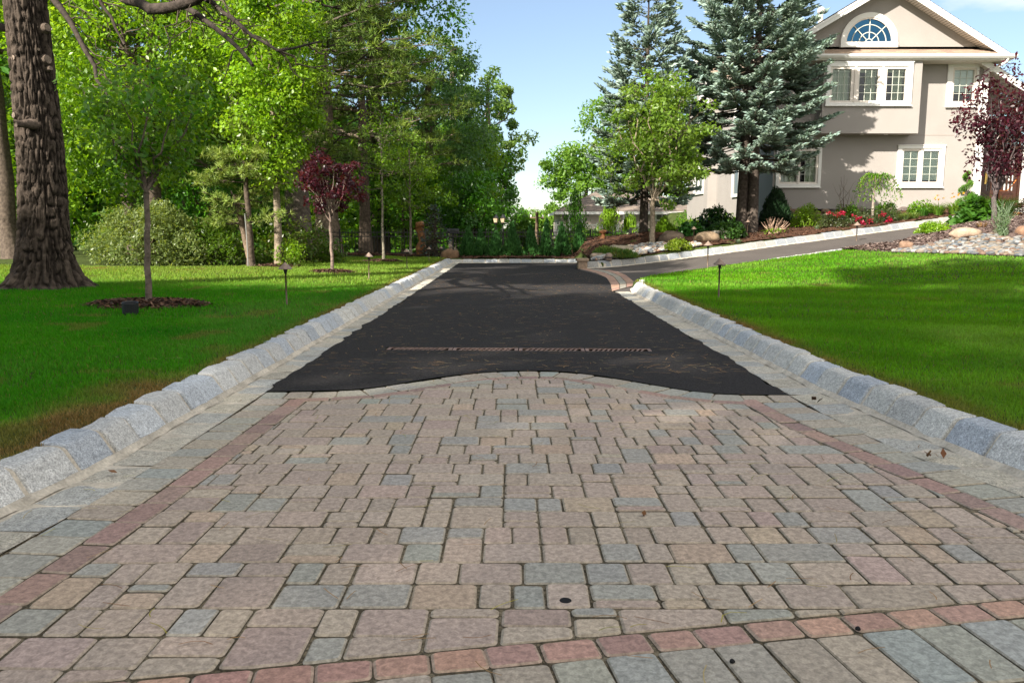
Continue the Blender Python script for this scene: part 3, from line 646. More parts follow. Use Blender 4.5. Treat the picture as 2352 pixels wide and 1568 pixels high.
# ================================================================== GROUND COVER
def in_view(x, y, m=2.6): return (y > 1.5) & (np.abs(x) < .66*y+m)
def lawn_mask(x, y):
    left = (x < lf(y)-.19) & (y < 25.9) & (x > -24) & (y < np.interp(x, [-24, -14, -8.2, -6.2, -5.4, -4], [16, 16.5, 17.3, 18.2, 23.5, 25.9])+.5*(vnoise(np.stack([x*.8, y*0], -1), 3)-.5))
    s, n = sd(x, y)
    right = (x > rf(np.minimum(y, 13.3))+.19) & (y < near_y(x)-.16) & (x > 2.1) & (y < bed_front(x))
    return left | right
bf = A_([g(u, v)[:2] for u, v in ((1900, 570), (1935, 573), (2000, 577), (2060, 580), (2200, 584), (2352, 590), (2480, 596), (2700, 606))])
def bed_front(x): return np.where(x > bf[0, 0], np.interp(x, bf[:, 0], bf[:, 1]), 99)
def grass():
    Gq = Geo(); tot = 0
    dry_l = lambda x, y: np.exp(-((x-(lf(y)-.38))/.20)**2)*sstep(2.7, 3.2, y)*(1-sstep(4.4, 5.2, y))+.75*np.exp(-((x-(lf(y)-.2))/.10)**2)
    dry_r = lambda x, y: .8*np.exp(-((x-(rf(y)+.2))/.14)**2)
    for y0, y1, dens, w, h in ((1.6, 4.5, 15000, .0038, .034), (4.5, 8, 7000, .0055, .036), (8, 13, 2600, .0095, .040), (13, 26, 800, .020, .045)):
        A = (y1-y0)*2*(.66*y1+2.6); n = int(A*dens); x = rng.uniform(-(.66*y1+2.6), .66*y1+2.6, n); y = rng.uniform(y0, y1, n)
        k = in_view(x, y) & lawn_mask(x, y); x, y = x[k], y[k]; n = len(x)
        P2 = np.stack([x, y], -1); pat = vnoise(P2*1.3, 11); pat2 = vnoise(P2*4.5, 12); big = vnoise(P2*.45, 14)
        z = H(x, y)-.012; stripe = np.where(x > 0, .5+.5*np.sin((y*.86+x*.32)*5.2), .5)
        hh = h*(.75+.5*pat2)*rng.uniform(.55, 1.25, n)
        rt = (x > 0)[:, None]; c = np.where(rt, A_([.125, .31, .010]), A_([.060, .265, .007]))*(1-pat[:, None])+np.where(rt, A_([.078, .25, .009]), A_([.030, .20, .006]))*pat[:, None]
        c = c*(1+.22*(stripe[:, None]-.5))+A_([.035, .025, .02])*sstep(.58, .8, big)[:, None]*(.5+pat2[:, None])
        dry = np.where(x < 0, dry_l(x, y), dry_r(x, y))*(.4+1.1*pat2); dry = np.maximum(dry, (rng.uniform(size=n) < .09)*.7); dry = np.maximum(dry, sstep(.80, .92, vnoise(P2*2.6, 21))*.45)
        sun_tint = (sstep(11, 14, y)*(x < -1.8)*.75)[:, None]; c = c*(1-sun_tint)+A_([.21, .31, .05])*sun_tint; dry = np.clip(dry+(y > 15)*(x < -5)*.12, 0, 1)[:, None]; c = c*(1-dry)+A_([.25, .17, .07])*dry*rng.uniform(.6, 1.2, (n, 1))  # sunlit band of the left lawn painted into the blade colour
        c = c*rng.uniform(.7, 1.3, (n, 1)); hh = hh*(1-.35*dry[:, 0])
        a = rng.uniform(0, 6.283, n); ln = rng.uniform(.1, .75, n)
        d = unit(np.stack([np.cos(a)*ln, np.sin(a)*ln, np.ones(n)], 1)); b = np.stack([x, y, z], 1)
        s = np.stack([-np.sin(a), np.cos(a), 0*a], 1)*(w*.5*rng.uniform(.7, 1.3, n))[:, None]
        if y0 < 8:
            m = b+d*(hh*.6)[:, None]; t = m+unit(d+np.stack([np.cos(a)*.55, np.sin(a)*.55, -.1+0*a], 1))*(hh*.5)[:, None]
            V = np.stack([b-s, b+s, m+s*.7, m-s*.7, t], 1); i = np.arange(n)[:, None]*5; o = Gq.n
            Gq.add(V, i+A_([[0, 1, 2, 3]]), c); Gq.F.append((i+A_([[3, 2, 4]])+o, c, 0))
        else:
            Gq.add(np.stack([b-s, b+s, b+d*hh[:, None]], 1), np.arange(n*3).reshape(n, 3), c)
    return Gq
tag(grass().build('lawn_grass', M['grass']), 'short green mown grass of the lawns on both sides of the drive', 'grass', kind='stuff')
CHIP = [(.10, .05, .03), (.15, .075, .045), (.07, .04, .03), (.20, .12, .08), (.055, .035, .028), (.13, .09, .07)]
def chips(Gq, x, y, z, size, cols=CHIP):
    n = len(x); a = rng.uniform(0, 6.283, n); d = np.stack([np.cos(a), np.sin(a), rng.normal(0, .25, n)], 1); s = unit(np.cross(d, rdir(n)*.35+A_([0, 0, 1]))); L = (size*rng.uniform(.5, 1.4, n))[:, None]; w = L*rng.uniform(.12, .3, (n, 1))
    P = np.stack([x, y, z], 1); up = A_([0, 0, .006])
    V = np.stack([P-d*L/2-s*w, P-d*L/2+s*w, P+d*L/2+s*w*.6, P+d*L/2-s*w*.6], 1)+up; c = palette(cols, n)*rng.uniform(.7, 1.3, (n, 1))
    Gq.add(V, np.arange(n*4).reshape(n, 4), c)
def mulch_ring(u, v, rx, ry, nchip=900, dx=0):
    p = g(u, v); n = 36; m = 9; a = np.linspace(0, 2*np.pi, n, endpoint=False); rr = np.linspace(0, 1, m)
    wob = 1+.12*(vnoise(np.stack([np.cos(a)*2+u, np.sin(a)*2], -1), 2)-.5)*2
    x = p[0]+dx+rx*rr[:, None]*np.cos(a)*wob; y = p[1]+ry*rr[:, None]*np.sin(a)*wob; z = H(x, y)+.05*(1-rr[:, None]**3)-.012+.0*x+(vnoise(np.stack([x*22, y*22], -1), 5)-.5)*.02
    Gq = Geo(); i = np.arange(m-1)[:, None]*n; j = np.arange(n)[None]; k = (j+1) % n
    Gq.add(np.stack([x, y, z], -1), np.stack([i+j, i+n+j, i+n+k, i+k], -1).reshape(-1, 4)[:, ::-1], (.075, .042, .028))
    ca = rng.uniform(0, 6.283, nchip); cr_ = rng.uniform(0, 1.04, nchip)**.5; cx = p[0]+dx+rx*cr_*np.cos(ca); cy = p[1]+ry*cr_*np.sin(ca)
    chips(Gq, cx, cy, H(cx, cy)+.052*(1-np.minimum(cr_, 1)**3)-.006+rng.uniform(0, .012, nchip), .055)
    tag(Gq.build('mulch_ring', M['mulch']), kind='structure'); return p
PS = mulch_ring(340, 699, .70, .55, 1600)
PP_ = mulch_ring(763, 625, .48, .42); PT = mulch_ring(881, 600, .58, .5); PQ = mulch_ring(944, 589, .55, .45); PY = mulch_ring(640, 611, .55, .5)
# ---- mulch beds
def bed(name, P, nchip, cols=CHIP, base=(.095, .05, .032), size=.07, lift=.0):
    ny, nx = P.shape[:2]; z = H(P[..., 0], P[..., 1])+lift(P) if callable(lift) else H(P[..., 0], P[..., 1])+.012
    z = z+(vnoise(P*14, 6)-.5)*.03+(vnoise(P*2.2, 6)-.5)*.06
    Gq = Geo(); Gq.add(np.concatenate([P, z[..., None]], -1), grid_faces(ny, nx), base)
    i = rng.uniform(0, ny-1.001, nchip); j = rng.uniform(0, nx-1.001, nchip); a, b = i.astype(int), j.astype(int); fa, fb = (i-a)[:, None], (j-b)[:, None]
    Q = np.concatenate([P, z[..., None]], -1); q = (Q[a, b]*(1-fa)+Q[a+1, b]*fa)*(1-fb)+(Q[a, b+1]*(1-fa)+Q[a+1, b+1]*fa)*fb
    chips(Gq, q[:, 0], q[:, 1], q[:, 2]+rng.uniform(0, .012, nchip), size, cols); return tag(Gq.build(name, M['mulch']), kind='structure')
ss, nn_ = np.meshgrid(np.linspace(.1, 17, 150), np.concatenate([np.linspace(.22, 3.4, 40), [4, 5, 6.2]]))
ss = np.maximum(ss, (.15+.36*nn_)/.93)
bp_ = np.stack([2+.93*ss-.36*nn_, 20.9+.36*ss+.93*nn_], -1)
bed('mulch_bed', bp_, 9000)
gx, gy_ = np.meshgrid(np.linspace(-5.6, 1.95, 70), np.linspace(24.78, 28.4, 26))
gy_ = np.where(gx < -1.6, np.maximum(gy_, 26.0+.0*gx), gy_)
bed('mulch_bed', np.stack([gx, gy_], -1), 3500)
gx, gy_ = np.meshgrid(np.linspace(1.9, 4.6, 40), np.linspace(25.2, 28.4, 30)); bed('mulch_bed', np.stack([gx, gy_], -1), 1500)
RB_u = np.linspace(1930, 2560, 90); nr = resample(NEAR, 400); rat = nr[:, 0]/nr[:, 1]
front = A_([[np.interp(u, (1900, 1935, 2000, 2060, 2200, 2352, 2480, 2700), bf[:, 0]), np.interp(u, (1900, 1935, 2000, 2060, 2200, 2352, 2480, 2700), bf[:, 1])] for u in RB_u])
back = A_([nr[np.argmin(abs(rat-f[0]/f[1]))] for f in front])+A_([.02, -.1])
tq = np.linspace(0, 1, 44)[:, None, None]; RP = front[None]*(1-tq)+back[None]*tq
def rb_lift(P):
    t = np.linspace(0, 1, P.shape[0])[:, None]; u = np.linspace(0, 1, P.shape[1])[None]
    return .015+.30*sstep(.12, .6, t)*(1-sstep(.86, 1, t))*sstep(.12, .5, u)
bed('mulch_bed', RP, 9000, [(.19, .13, .11), (.25, .19, .165), (.13, .09, .08), (.32, .25, .22)], (.14, .10, .088), .075, rb_lift)
def rb_pos(u, t):
    """point of the right-hand bed on photograph column u, t = 0 front .. 1 back"""
    j = np.clip((u-1930)/(2560-1930)*89, 0, 88.99); a = int(j); f = j-a; i = t*43; b = min(int(i), 42); h = i-b
    P = (RP[b, a]*(1-f)+RP[b, a+1]*f)*(1-h)+(RP[b+1, a]*(1-f)+RP[b+1, a+1]*f)*h
    uu_ = (u-1930)/(2560-1930); L_ = .015+.30*float(sstep(.12, .6, t))*(1-float(sstep(.86, 1, t)))*float(sstep(.12, .5, uu_)); return A_([P[0], P[1], float(H(P[0], P[1]))+L_])
# ---- river rocks
RC = [(.16, .165, .165), (.21, .20, .185), (.11, .125, .14), (.27, .26, .245), (.18, .14, .10), (.09, .095, .10), (.19, .16, .125), (.15, .10, .075)]
IV, IF = sphere_uv(9, 6)
def pebbles(pts, rad):
    Gq = Geo()
    for p, r_ in zip(pts, rad):
        a = rng.uniform(0, 6.28); V = IV*A_([r_*rng.uniform(.9, 1.4), r_*rng.uniform(.7, 1), r_*rng.uniform(.45, .7)])*(1+.25*(vnoise(IV*1.5+rng.uniform(0, 50), 3)-.5))[:, None]
        V = V@A_([[math.cos(a), -math.sin(a), 0], [math.sin(a), math.cos(a), 0], [0, rng.normal(0, .15), 1]]); Gq.add(V+p+A_([0, 0, r_*.25]), IF, A_(RC[rng.integers(len(RC))])*rng.uniform(.8, 1.12))
    return Gq
pts, rad = [], []
for _ in range(1500):
    u = rng.uniform(2055, 2540); tm = np.interp(u, [2055, 2090, 2160, 2230, 2300, 2360, 2540], [.03, .2, .36, .44, .36, .30, .3])
    t = rng.uniform(0, tm); pts.append(rb_pos(u, t)); rad.append(rng.uniform(.035, .085))
tag(pebbles(pts, rad).build('river_rocks', M['rock'], smooth=True), 'smooth grey and tan river stones spread along the front of the right hand bed', 'river stones', kind='stuff')
pts, rad = [], []
for _ in range(900):
    q = rng.uniform(); s_ = .35+3.3*q; n_ = .24+rng.uniform(0, 1)*(.30+.75*math.sin(math.pi*min(1, q*1.05)))
    x, y = 2+.93*s_-.36*n_, 20.9+.36*s_+.93*n_
    if x < 2.15: continue
    pts.append(on(x, y, .035)); rad.append(rng.uniform(.035, .08))
RC = [tuple(A_(c)*2) for c in RC]
tag(pebbles(pts, rad).build('river_rocks', M['rock'], smooth=True), 'pale river stones spilling down behind the kerb beside the low stone pier', 'river stones', kind='stuff')
def boulder(u, v, r, seed, col, label, pos=None, dz=.3):
    p = g(u, v) if pos is None else pos; Gq = Geo(); rock(Gq, (0, 0, r[2]*dz), r, seed, A_(col)*.72, .3, 20, 13); o = Gq.build('boulder', M['rock'], smooth=True); o.location = p; return tag(o, label, 'boulder')
boulder(1622, 552, (.36, .25, .2), 3, (.40, .29, .19), 'large rounded tan boulder in the mulch left of the glossy dark rhododendron')
boulder(1650, 545, (.38, .3, .16), 13, (.36, .33, .27), 'flat greyish boulder half hidden behind the large rounded tan boulder')
boulder(1540, 556, (.36, .28, .22), 23, (.10, .075, .055), 'dark brown boulder in the shade behind the golden shrub')
boulder(1428, 581, (.33, .25, .17), 33, (.50, .42, .31), 'pale tan boulder between the two low junipers')
boulder(1376, 590, (.26, .2, .10), 43, (.52, .40, .30), 'low flat pinkish rock at the left end of the pale river stones')
boulder(1034, 592, (.26, .22, .2), 53, (.28, .17, .10), 'rusty brown boulder at the corner of the lawn beside the small blue spruce')
boulder(0, 0, (.36, .24, .15), 63, (.52, .38, .28), 'long pinkish tan boulder among the grey river stones of the right hand bed', rb_pos(2214, .40))
boulder(0, 0, (.16, .13, .13), 73, (.30, .19, .13), 'small brown boulder at the left end of the grey river stones', rb_pos(2078, .25))
boulder(0, 0, (.17, .15, .14), 83, (.34, .2, .13), 'small reddish boulder at the right edge by the grey river stones', rb_pos(2345, .38))
# ---- pine needles and fallen leaves
M['litter'] = mat('litter', (1, 1, 1), .8, .2, attr=True)
Gq = Geo()
def needles(n, fx, fy_, fz, L, w, cols):
    for _ in range(n):
        y = fy_(); x = fx(y); z = fz(x, y); a = rng.uniform(0, 6.28) if rng.uniform() < .5 else rng.normal(0, .5); l = L*rng.uniform(.5, 1.2); b = rng.normal(0, .35)
        t = np.linspace(-.5, .5, 4); P = np.stack([x+l*t*math.cos(a)-b*l*(t**2)*math.sin(a), y+l*t*math.sin(a)+b*l*(t**2)*math.cos(a), z+.004+.006*rng.uniform()+0*t], 1)
        T = unit(np.gradient(P, axis=0)); S_ = np.stack([-T[:, 1], T[:, 0], 0*t], 1)*w*.5*max(1, y/7)
        V = np.stack([P-S_, P+S_], 1); Gq.add(V, grid_faces(4, 2)[:, ::-1], A_(cols[rng.integers(len(cols))])*rng.uniform(.7, 1.2))
NC = [(.30, .17, .07), (.36, .22, .10), (.24, .12, .05), (.33, .26, .12)]
needles(1200, lambda y: rng.uniform(lg(y)+.05, rg(min(y, 13))-.05), lambda: s_of(rng.uniform(-1, 1))+.05+13*rng.uniform()**1.5, lambda x, y: .008 if y > s_of(x)+.03 else .002, .095, .0036, NC)
needles(150, lambda y: rng.uniform(-1.7, 1.9), lambda: rng.uniform(1.7, 5), lambda x, y: .003, .085, .0028, NC+[(.35, .30, .05), (.25, .26, .05)])
needles(70, lambda y: rng.choice([lg(y)-.1, rg(y)+.1])+rng.normal(0, .05), lambda: rng.uniform(2.5, 12), lambda x, y: .012, .08, .003, NC)
needles(160, lambda y: rng.choice([-1, 1])*rng.uniform(2.2, 5), lambda: rng.uniform(3.2, 12), lambda x, y: float(H(x, y))+.035, .10, .0035, NC)
tag(Gq.build('pine_needles', M['litter']), 'fallen tan pine needles scattered over the black asphalt and the pavers', 'pine needles', kind='stuff')
def dead_leaf(u, v, z, sz, label, col=(.16, .085, .04), n=3, pos=None):
    p = pz(u, v, z) if pos is None else pos; Gl = Geo(); r = np.random.default_rng(int(u))
    leaves(Gl, r.normal(0, sz*.35, (n, 3))*A_([1, 1, .15])+A_([0, 0, sz*.25]), sz, vary(col, n, r), up=2, aspect=.8, fold=.5, r=r)
    o = Gl.build('fallen_leaf', M['litter']); o.location = p; return tag(o, label, 'leaf')
dead_leaf(2150, 1050, .02, .045, 'curled brown leaves lying together in the gutter below the right kerb', n=5)
dead_leaf(1880, 918, .02, .05, 'dark scrap of dead leaf in the gutter by the right asphalt corner', (.05, .035, .02), 3)
dead_leaf(268, 1086, .02, .04, 'small dry brown leaf in the gutter by the left kerb', n=2)
dead_leaf(1482, 1180, .005, .03, 'single tiny brown leaf on the pavers right of the middle', n=2)
Gl = Geo(); lathe(Gl, [(0, .0015), (.016, .0012), (.0175, 0)], n=14, col=(.012, .012, .013)); o = Gl.build('tar_spot', M['litter']); o.location = pz(1299, 1378, .002); tag(o, 'round black tar spot stuck on a tan paver at the front', 'tar spot')
for q, (u, v, lb) in enumerate(((1682, 1521, 'small black pellet on a grey paver of the front border'), (1970, 1446, 'small black pellet on a red paver of the front band'))):
    Gl = Geo(); rock(Gl, (0, 0, .004), (.007, .006, .005), q, (.012, .012, .013), .2, 8, 6); o = Gl.build('pellet', M['litter'], smooth=True); o.location = pz(u, v, .001); tag(o, lb, 'pellet')
# ================================================================== SMALL THINGS
# ---- trench drain
M['rust'] = mat('rusty_iron', (.25, .17, .14), .7, .4, .35, noise=(18, .4, 4), noise2=(90, .25, 3), bump=(120, .5, .002)); M['dark'] = mat('drain_inside', (.012, .011, .010), .95, .1)
Gq = Geo(); L4 = (GX1-GX0); yc = lambda x: gy(x)
V = [(GX0, yc(GX0)-GW/2, -.1), (GX1, yc(GX1)-GW/2, -.1), (GX1, yc(GX1)+GW/2, -.1), (GX0, yc(GX0)+GW/2, -.1)]
top = [(a, b, .004) for a, b, _ in V]; Gq.add(V+top, [(0, 1, 2, 3), (0, 4, 5, 1), (1, 5, 6, 2), (2, 6, 7, 3), (3, 7, 4, 0)]); tag(Gq.build('drain_channel', M['dark']), kind='structure')
GL = ['leftmost rusty slotted drain grate of the row across the asphalt', 'second rusty slotted drain grate from the left across the asphalt', 'third slotted drain grate from the left, its bars worn to bare grey metal', 'rightmost rusty slotted drain grate of the row across the asphalt']
ang = math.atan2(yc(GX1)-yc(GX0), L4); gl = L4/4-.008
Gf, Gb_ = Geo(), Geo(); w = GW-.008; zt = .002
for (x0, x1, y0, y1) in ((0, gl, -w/2, -w/2+.013), (0, gl, w/2-.013, w/2), (0, .03, -w/2+.013, w/2-.013), (gl-.03, gl, -w/2+.013, w/2-.013)): box(Gf, x0, x1, y0, y1, zt-.006, zt)
nb = 11
for k in range(nb):
    x0 = .03+(gl-.06-.05)*(k+.5)/nb
    prism(Gb_, [(x0-.004, -w/2+.013, zt-.007), (x0+.010, -w/2+.013, zt-.007), (x0+.050, w/2-.013, zt-.007), (x0+.036, w/2-.013, zt-.007)], (0, 0, .0055))
e = None
for k in range(4):
    if e is None:
        e = empty('drain_grate', (0, 0, 0), GL[0], 'drain grate', 'trench drain grates'); Gf.build('frame', M['rust'], e); Gb_.build('slotted_bars', M['rust'], e); c = e
    else: c = copy_tree(e)
    x = GX0+.004+k*L4/4; c.location = (x, yc(x), .004); c.rotation_euler = (0, 0, ang); c['label'] = GL[k]
# ---- path lights
M['bronze_dark'] = mat('bronze_dark', (.11, .075, .052), .45, .4, .3)
def path_light():
    e = empty('path_light', (0, 0, 0), '', 'path light', 'bronze path lights')
    Gq = Geo(); tube(Gq, [(0, 0, -.06), (0, 0, .40)], .0115, 12); Gq.build('pole', M['bronze_dark'], e, smooth=True)
    Gq = Geo(); lathe(Gq, [(.0115, .385), (.015, .392), (.026, .43), (.030, .452), (.0, .456)], n=16); Gq.build('socket', M['blackmetal'], e, smooth=True)
    Gq = Geo(); lathe(Gq, [(.0, .446), (.080, .444), (.0845, .447), (.085, .451), (.08, .457), (.018, .518), (.012, .522), (.008, .530), (.0, .532)], n=28); Gq.build('shade', M['bronze'], e, smooth=False)
    for p in e.children[-1].data.polygons: p.use_smooth = True
    return e
PLS = [(659, 699, 602, 'nearest bronze path light on the left lawn, in front of the yellow green pear tree'), (847.5, 642, 579.5, 'second path light along the left kerb, right of the purple plum tree'),
       (935, 617, 571, 'third bronze path light along the left kerb, right of the thin bare sapling'), (985.6, 601.5, 566.7, 'fourth bronze path light along the left kerb, in front of the small blue spruce'),
       (1012.7, 597, 570, 'fifth path light along the left kerb, at the right foot of the small blue spruce'), (1036, 591, 568, 'last path light of the left row, at the lawn corner behind the rusty boulder'),
       (1196, 589, 570, 'tiny path light between the clipped arborvitae at the far end of the drive'),
       (1650.5, 683, 592.7, 'nearest bronze path light on the right lawn close to the kerb'), (1625, 617, 553.6, 'path light on the right lawn edge, just behind and left of the nearest one'),
       (1593, 560, 520, 'path light in the mulch between the golden shrub and the large tan boulder'), (1462.6, 566, 542.6, 'path light standing by the arched gate left of the spruce trunk'),
       (1716, 541.6, 504.5, 'path light in front of the twin spruce trunks'), (1893.5, 521, 488, 'path light with a leaning stem between the yellow green shrub and the red roses'),
       (1966.4, 562, 509.4, 'tall copper stemmed path light at the tip of the right hand mulch bed'), (2043, 505, 482.7, 'path light half hidden behind the red roses under the weeping tree')]
pl = None
for u, v, vt, lb in PLS:
    p = g(u, v); hgt = np.clip(py(u, vt, p[1])[2]-p[2], .40, .70)
    if pl is None: pl = path_light(); c = pl
    else: c = copy_tree(pl)
    c.location = p; c.scale = (1, 1, 1) if False else (hgt/.532,)*3; c['label'] = lb; c.rotation_euler = (rng.normal(0, .015), rng.normal(0, .015) if '1893' not in str(u) else .12, 0)
# ---- up-light by the sapling
p = g(300, 720); e = empty('ground_spotlight', p, 'squat black spotlight standing in the mulch at the foot of the nearest sapling', 'spotlight')
Gq = Geo(); lathe(Gq, [(.0, -.02), (.072, -.02), (.078, .005), (.082, .118), (.078, .122), (.070, .11), (.066, .06), (0, .055)], n=20); bd = Gq.build('housing', M['blackplastic'], e, smooth=False)
Gq = Geo(); box(Gq, -.012, .012, .078, .092, 0, .09); Gq.build('bracket', M['blackplastic'], e)
Gq = Geo(); lathe(Gq, [(0, .057), (.064, .062)], n=20); Gq.build('lens', mat('lens', (.03, .035, .04), .08, .6), e)
bd.rotation_euler = (.10, .06, 0)
# ---- low stone pier at the mouth of the side drive
M['pier'] = mat('pier_stone', (.30, .225, .16), .9, .2, noise=(16, .25, 4), noise2=(70, .25, 3), bump=(40, 1, .015))
e = empty('stone_pier', (1.84, 21.0, 0), 'low tan block pier with a flat cap where the pale kerb begins', 'pier')
Gq = Geo(); box(Gq, -.11, .13, -.12, .3, -.1, .20); bevel(Gq.build('block', M['pier'], e), .012)
Gq = Geo(); box(Gq, -.15, .17, -.16, .34, .203, .275); bevel(Gq.build('cap', M['pier'], e), .01)
# ---- round rock light among the river stones
p = g(1398, 598); e = empty('rock_light', p, 'round brown dome light sitting on the pale river stones', 'rock light'); Gq = Geo(); lathe(Gq, [(0, .2), (.05, .195), (.085, .165), (.1, .11), (.092, .03), (.07, 0)], n=20); Gq.build('dome', M['bronze'], e, smooth=True)
Gq = Geo(); lathe(Gq, [(.101, .095), (.104, .09), (.104, .07), (.099, .065)], n=20); Gq.build('rim', M['blackmetal'], e, smooth=True)
# ---- black metal fence with pickets, and the arched gate
def fence(x0, x1, y0, y1, label, zt=1.0, posts=6, zb=None):
    e = empty('metal_fence', (x0, y0, 0), label, 'fence'); L_ = math.hypot(x1-x0, y1-y0); a = math.atan2(y1-y0, x1-x0); e.rotation_euler = (0, 0, a); n = int(L_/.105); st = L_/posts; zb = .12 if zb is None else zb
    for k in range(posts+1):
        Gq = Geo(); x = k*st; box(Gq, x-.028, x+.028, -.028, .028, zb-.5, zt+.03); prism(Gq, [(x-.034, -.034, zt+.03), (x+.034, -.034, zt+.03), (x+.034, .034, zt+.03), (x-.034, .034, zt+.03)], (0, 0, .018)); Gq.build('post', M['blackmetal'], e)
    for k in range(posts):
        Gq = Geo(); xa, xb = k*st+.03, (k+1)*st-.03; m = max(2, int(round((xb-xa)/.105)))
        for z in (zb+.05, zt-.20, zt-.06): box(Gq, xa, xb, -.014, .014, z-.016, z+.016)
        for q in range(m):
            x = xa+(q+.5)*(xb-xa)/m; box(Gq, x-.008, x+.008, -.0085, .0085, zb, zt+.02); Gq.add([(x-.008, -.0085, zt+.02), (x+.008, -.0085, zt+.02), (x+.008, .0085, zt+.02), (x-.008, .0085, zt+.02), (x, 0, zt+.06)], [(0, 1, 4), (1, 2, 4), (2, 3, 4), (3, 0, 4)])
        Gq.build('picket_panel', M['blackmetal'], e)
    return e
fence(-7.35, -.1, 27.3, 28.3, 'long black picket fence behind the left lawn, from the big pine to the arborvitae', .98, 5, .16)
fence(0.0, 4.15, 28.32, 28.45, 'short black picket fence behind the arborvitae at the end of the drive', .98, 3, .12)
fence(5.05, 6.6, 28.42, 28.5, 'black picket fence right of the arched gate, behind the spruce trunk', .98, 2, .3)
e = empty('arched_gate', (4.2, 28.45, 0), 'black metal gate with a double arched top rail between two square posts', 'gate')
for x in (0, .80):
    Gq = Geo(); box(Gq, x-.04, x+.04, -.04, .04, -.2, 1.06); prism(Gq, [(x-.05, -.05, 1.06), (x+.05, -.05, 1.06), (x+.05, .05, 1.06), (x-.05, .05, 1.06)], (0, 0, .03)); Gq.build('post', M['blackmetal'], e)
Gq = Geo(); tt = np.linspace(0, 1, 12)
arch = lambda t, z: np.stack([.05+.70*t, 0*t, z+.14*np.sin(np.pi*t)], 1)
tube(Gq, arch(tt, .86), .014, 6); tube(Gq, arch(tt, .99), .014, 6); box(Gq, .045, .755, -.014, .014, .25, .28)
for k in range(8):
    t = (k+.5)/8; x = .05+.7*t; box(Gq, x-.008, x+.008, -.008, .008, .2, .99+.14*math.sin(math.pi*t))
Gq.build('leaf_frame', M['blackmetal'], e)
Gq = Geo(); box(Gq, .70, .76, -.03, .03, .6, .68); Gq.build('latch', M['blackmetal'], e)
# ---- carved timber posts
M['timber'] = mat('carved_timber', (.30, .135, .055), .6, .35, noise=(7, .4, 5, 1), noise2=(40, .2, 3), bump=(22, .8, .02))
def carved(u, v, vt, w, label, seed, head):
    p = g(u, v) if False else py(u, v, 26.6); top = py(u, vt, 26.6)[2]; r = np.random.default_rng(seed); e = empty('carved_post', p, label, 'carved post'); h = top-p[2]
    Gq = Geo(); n = 14; t = np.linspace(0, 1, n); rr = w*(1+.28*np.sin(t*9+seed)+.12*r.normal(size=n)); rr[0] *= 1.5; P = np.stack([.05*np.sin(t*5+seed), .03*np.cos(t*4), t*h*.88-.05], 1); tube(Gq, P, rr, 12); Gq.build('shaft', M['timber'], e, smooth=True)
    Gq = Geo(); rock(Gq, (P[-1][0]+.02, -.02, h*.90), (w*1.25, w*1.2, h*.10), seed, (1, 1, 1), .25, 14, 10); hd = Gq.build('head', M['timber'], e, smooth=True)
    if head:
        Gq = Geo(); rock(Gq, (P[-1][0]+w*.9, -w*.8, h*.89), (w*.55, w*.6, w*.5), seed+1, (1, 1, 1), .2, 10, 8); Gq.build('knot', mat('dark_timber', (.03, .018, .012), .6, .3), hd, smooth=True)
carved(1383, 578, 528, .115, 'weathered orange timber post with a dark knot, left of the arched gate', 2, True)
carved(966, 588, 508, .13, 'twisted reddish carved stump standing behind the fence left of the small blue spruce', 5, False)
# ---- black mailbox above the fence
p = py(1027, 533, 28.9); e = empty('mailbox', (p[0], p[1], -.2), 'black box shaped mailbox on a post showing above the fence beside the small blue spruce', 'mailbox')
Gq = Geo(); tt = np.linspace(0, math.pi, 9); prof = [(-.11, .0), *[(-.11*math.cos(a), .10+.09*math.sin(a)) for a in tt], (.11, 0)]
prism(Gq, [(.0, a, b+p[2]+.2-.06) for a, b in prof], (.42, 0, 0)); Gq.build('body', M['blackplastic'], e)
Gq = Geo(); box(Gq, .18, .24, -.03, .03, -.2, p[2]+.2-.06); Gq.build('post', M['blackmetal'], e)
# ---- orange marker stakes
M['orange'] = mat('orange_plastic', (.75, .22, .04), .5, .4)
for (u0_, v0_, u1_, v1_, lb) in ((166, 618, 152, 527, 'orange plastic marker stake leaning left beside the trunk of the big tree'), (157, 617, 165, 592, 'short orange marker stake stuck in the lawn at the left end of the round shrub')):
    p = g(u0_, v0_); q = py(u1_, v1_, p[1]+.05); Gq = Geo(); tube(Gq, [(0, 0, -.05), q-p], .011, 8); lathe(Gq, [(0, .0), (.014, .0), (.012, .02), (0, .024)], c=q-p, n=8, col=(1, 1, 1)); o = Gq.build('marker_stake', M['orange'], smooth=True); o.location = p; tag(o, lb, 'stake', 'orange marker stakes')
# ---- pale support stake beside the two-stemmed pine
p = g(570, 612); Gq = Geo(); tube(Gq, [(0, 0, -.05), (.0, 0, .6), (-.02, 0, 1.15)], [.012, .012, .011], 8, (.3, .28, .25)); lathe(Gq, [(0, 0), (.014, 0), (.011, .02), (0, .02)], (-.02, 0, 1.15), 8, (.45, .42, .38)); o = Gq.build('support_stake', mat('grey_metal', (.25, .25, .24), .5, .4)); o.location = p; tag(o, 'pale grey support stake upright beside the two stemmed pine', 'stake')
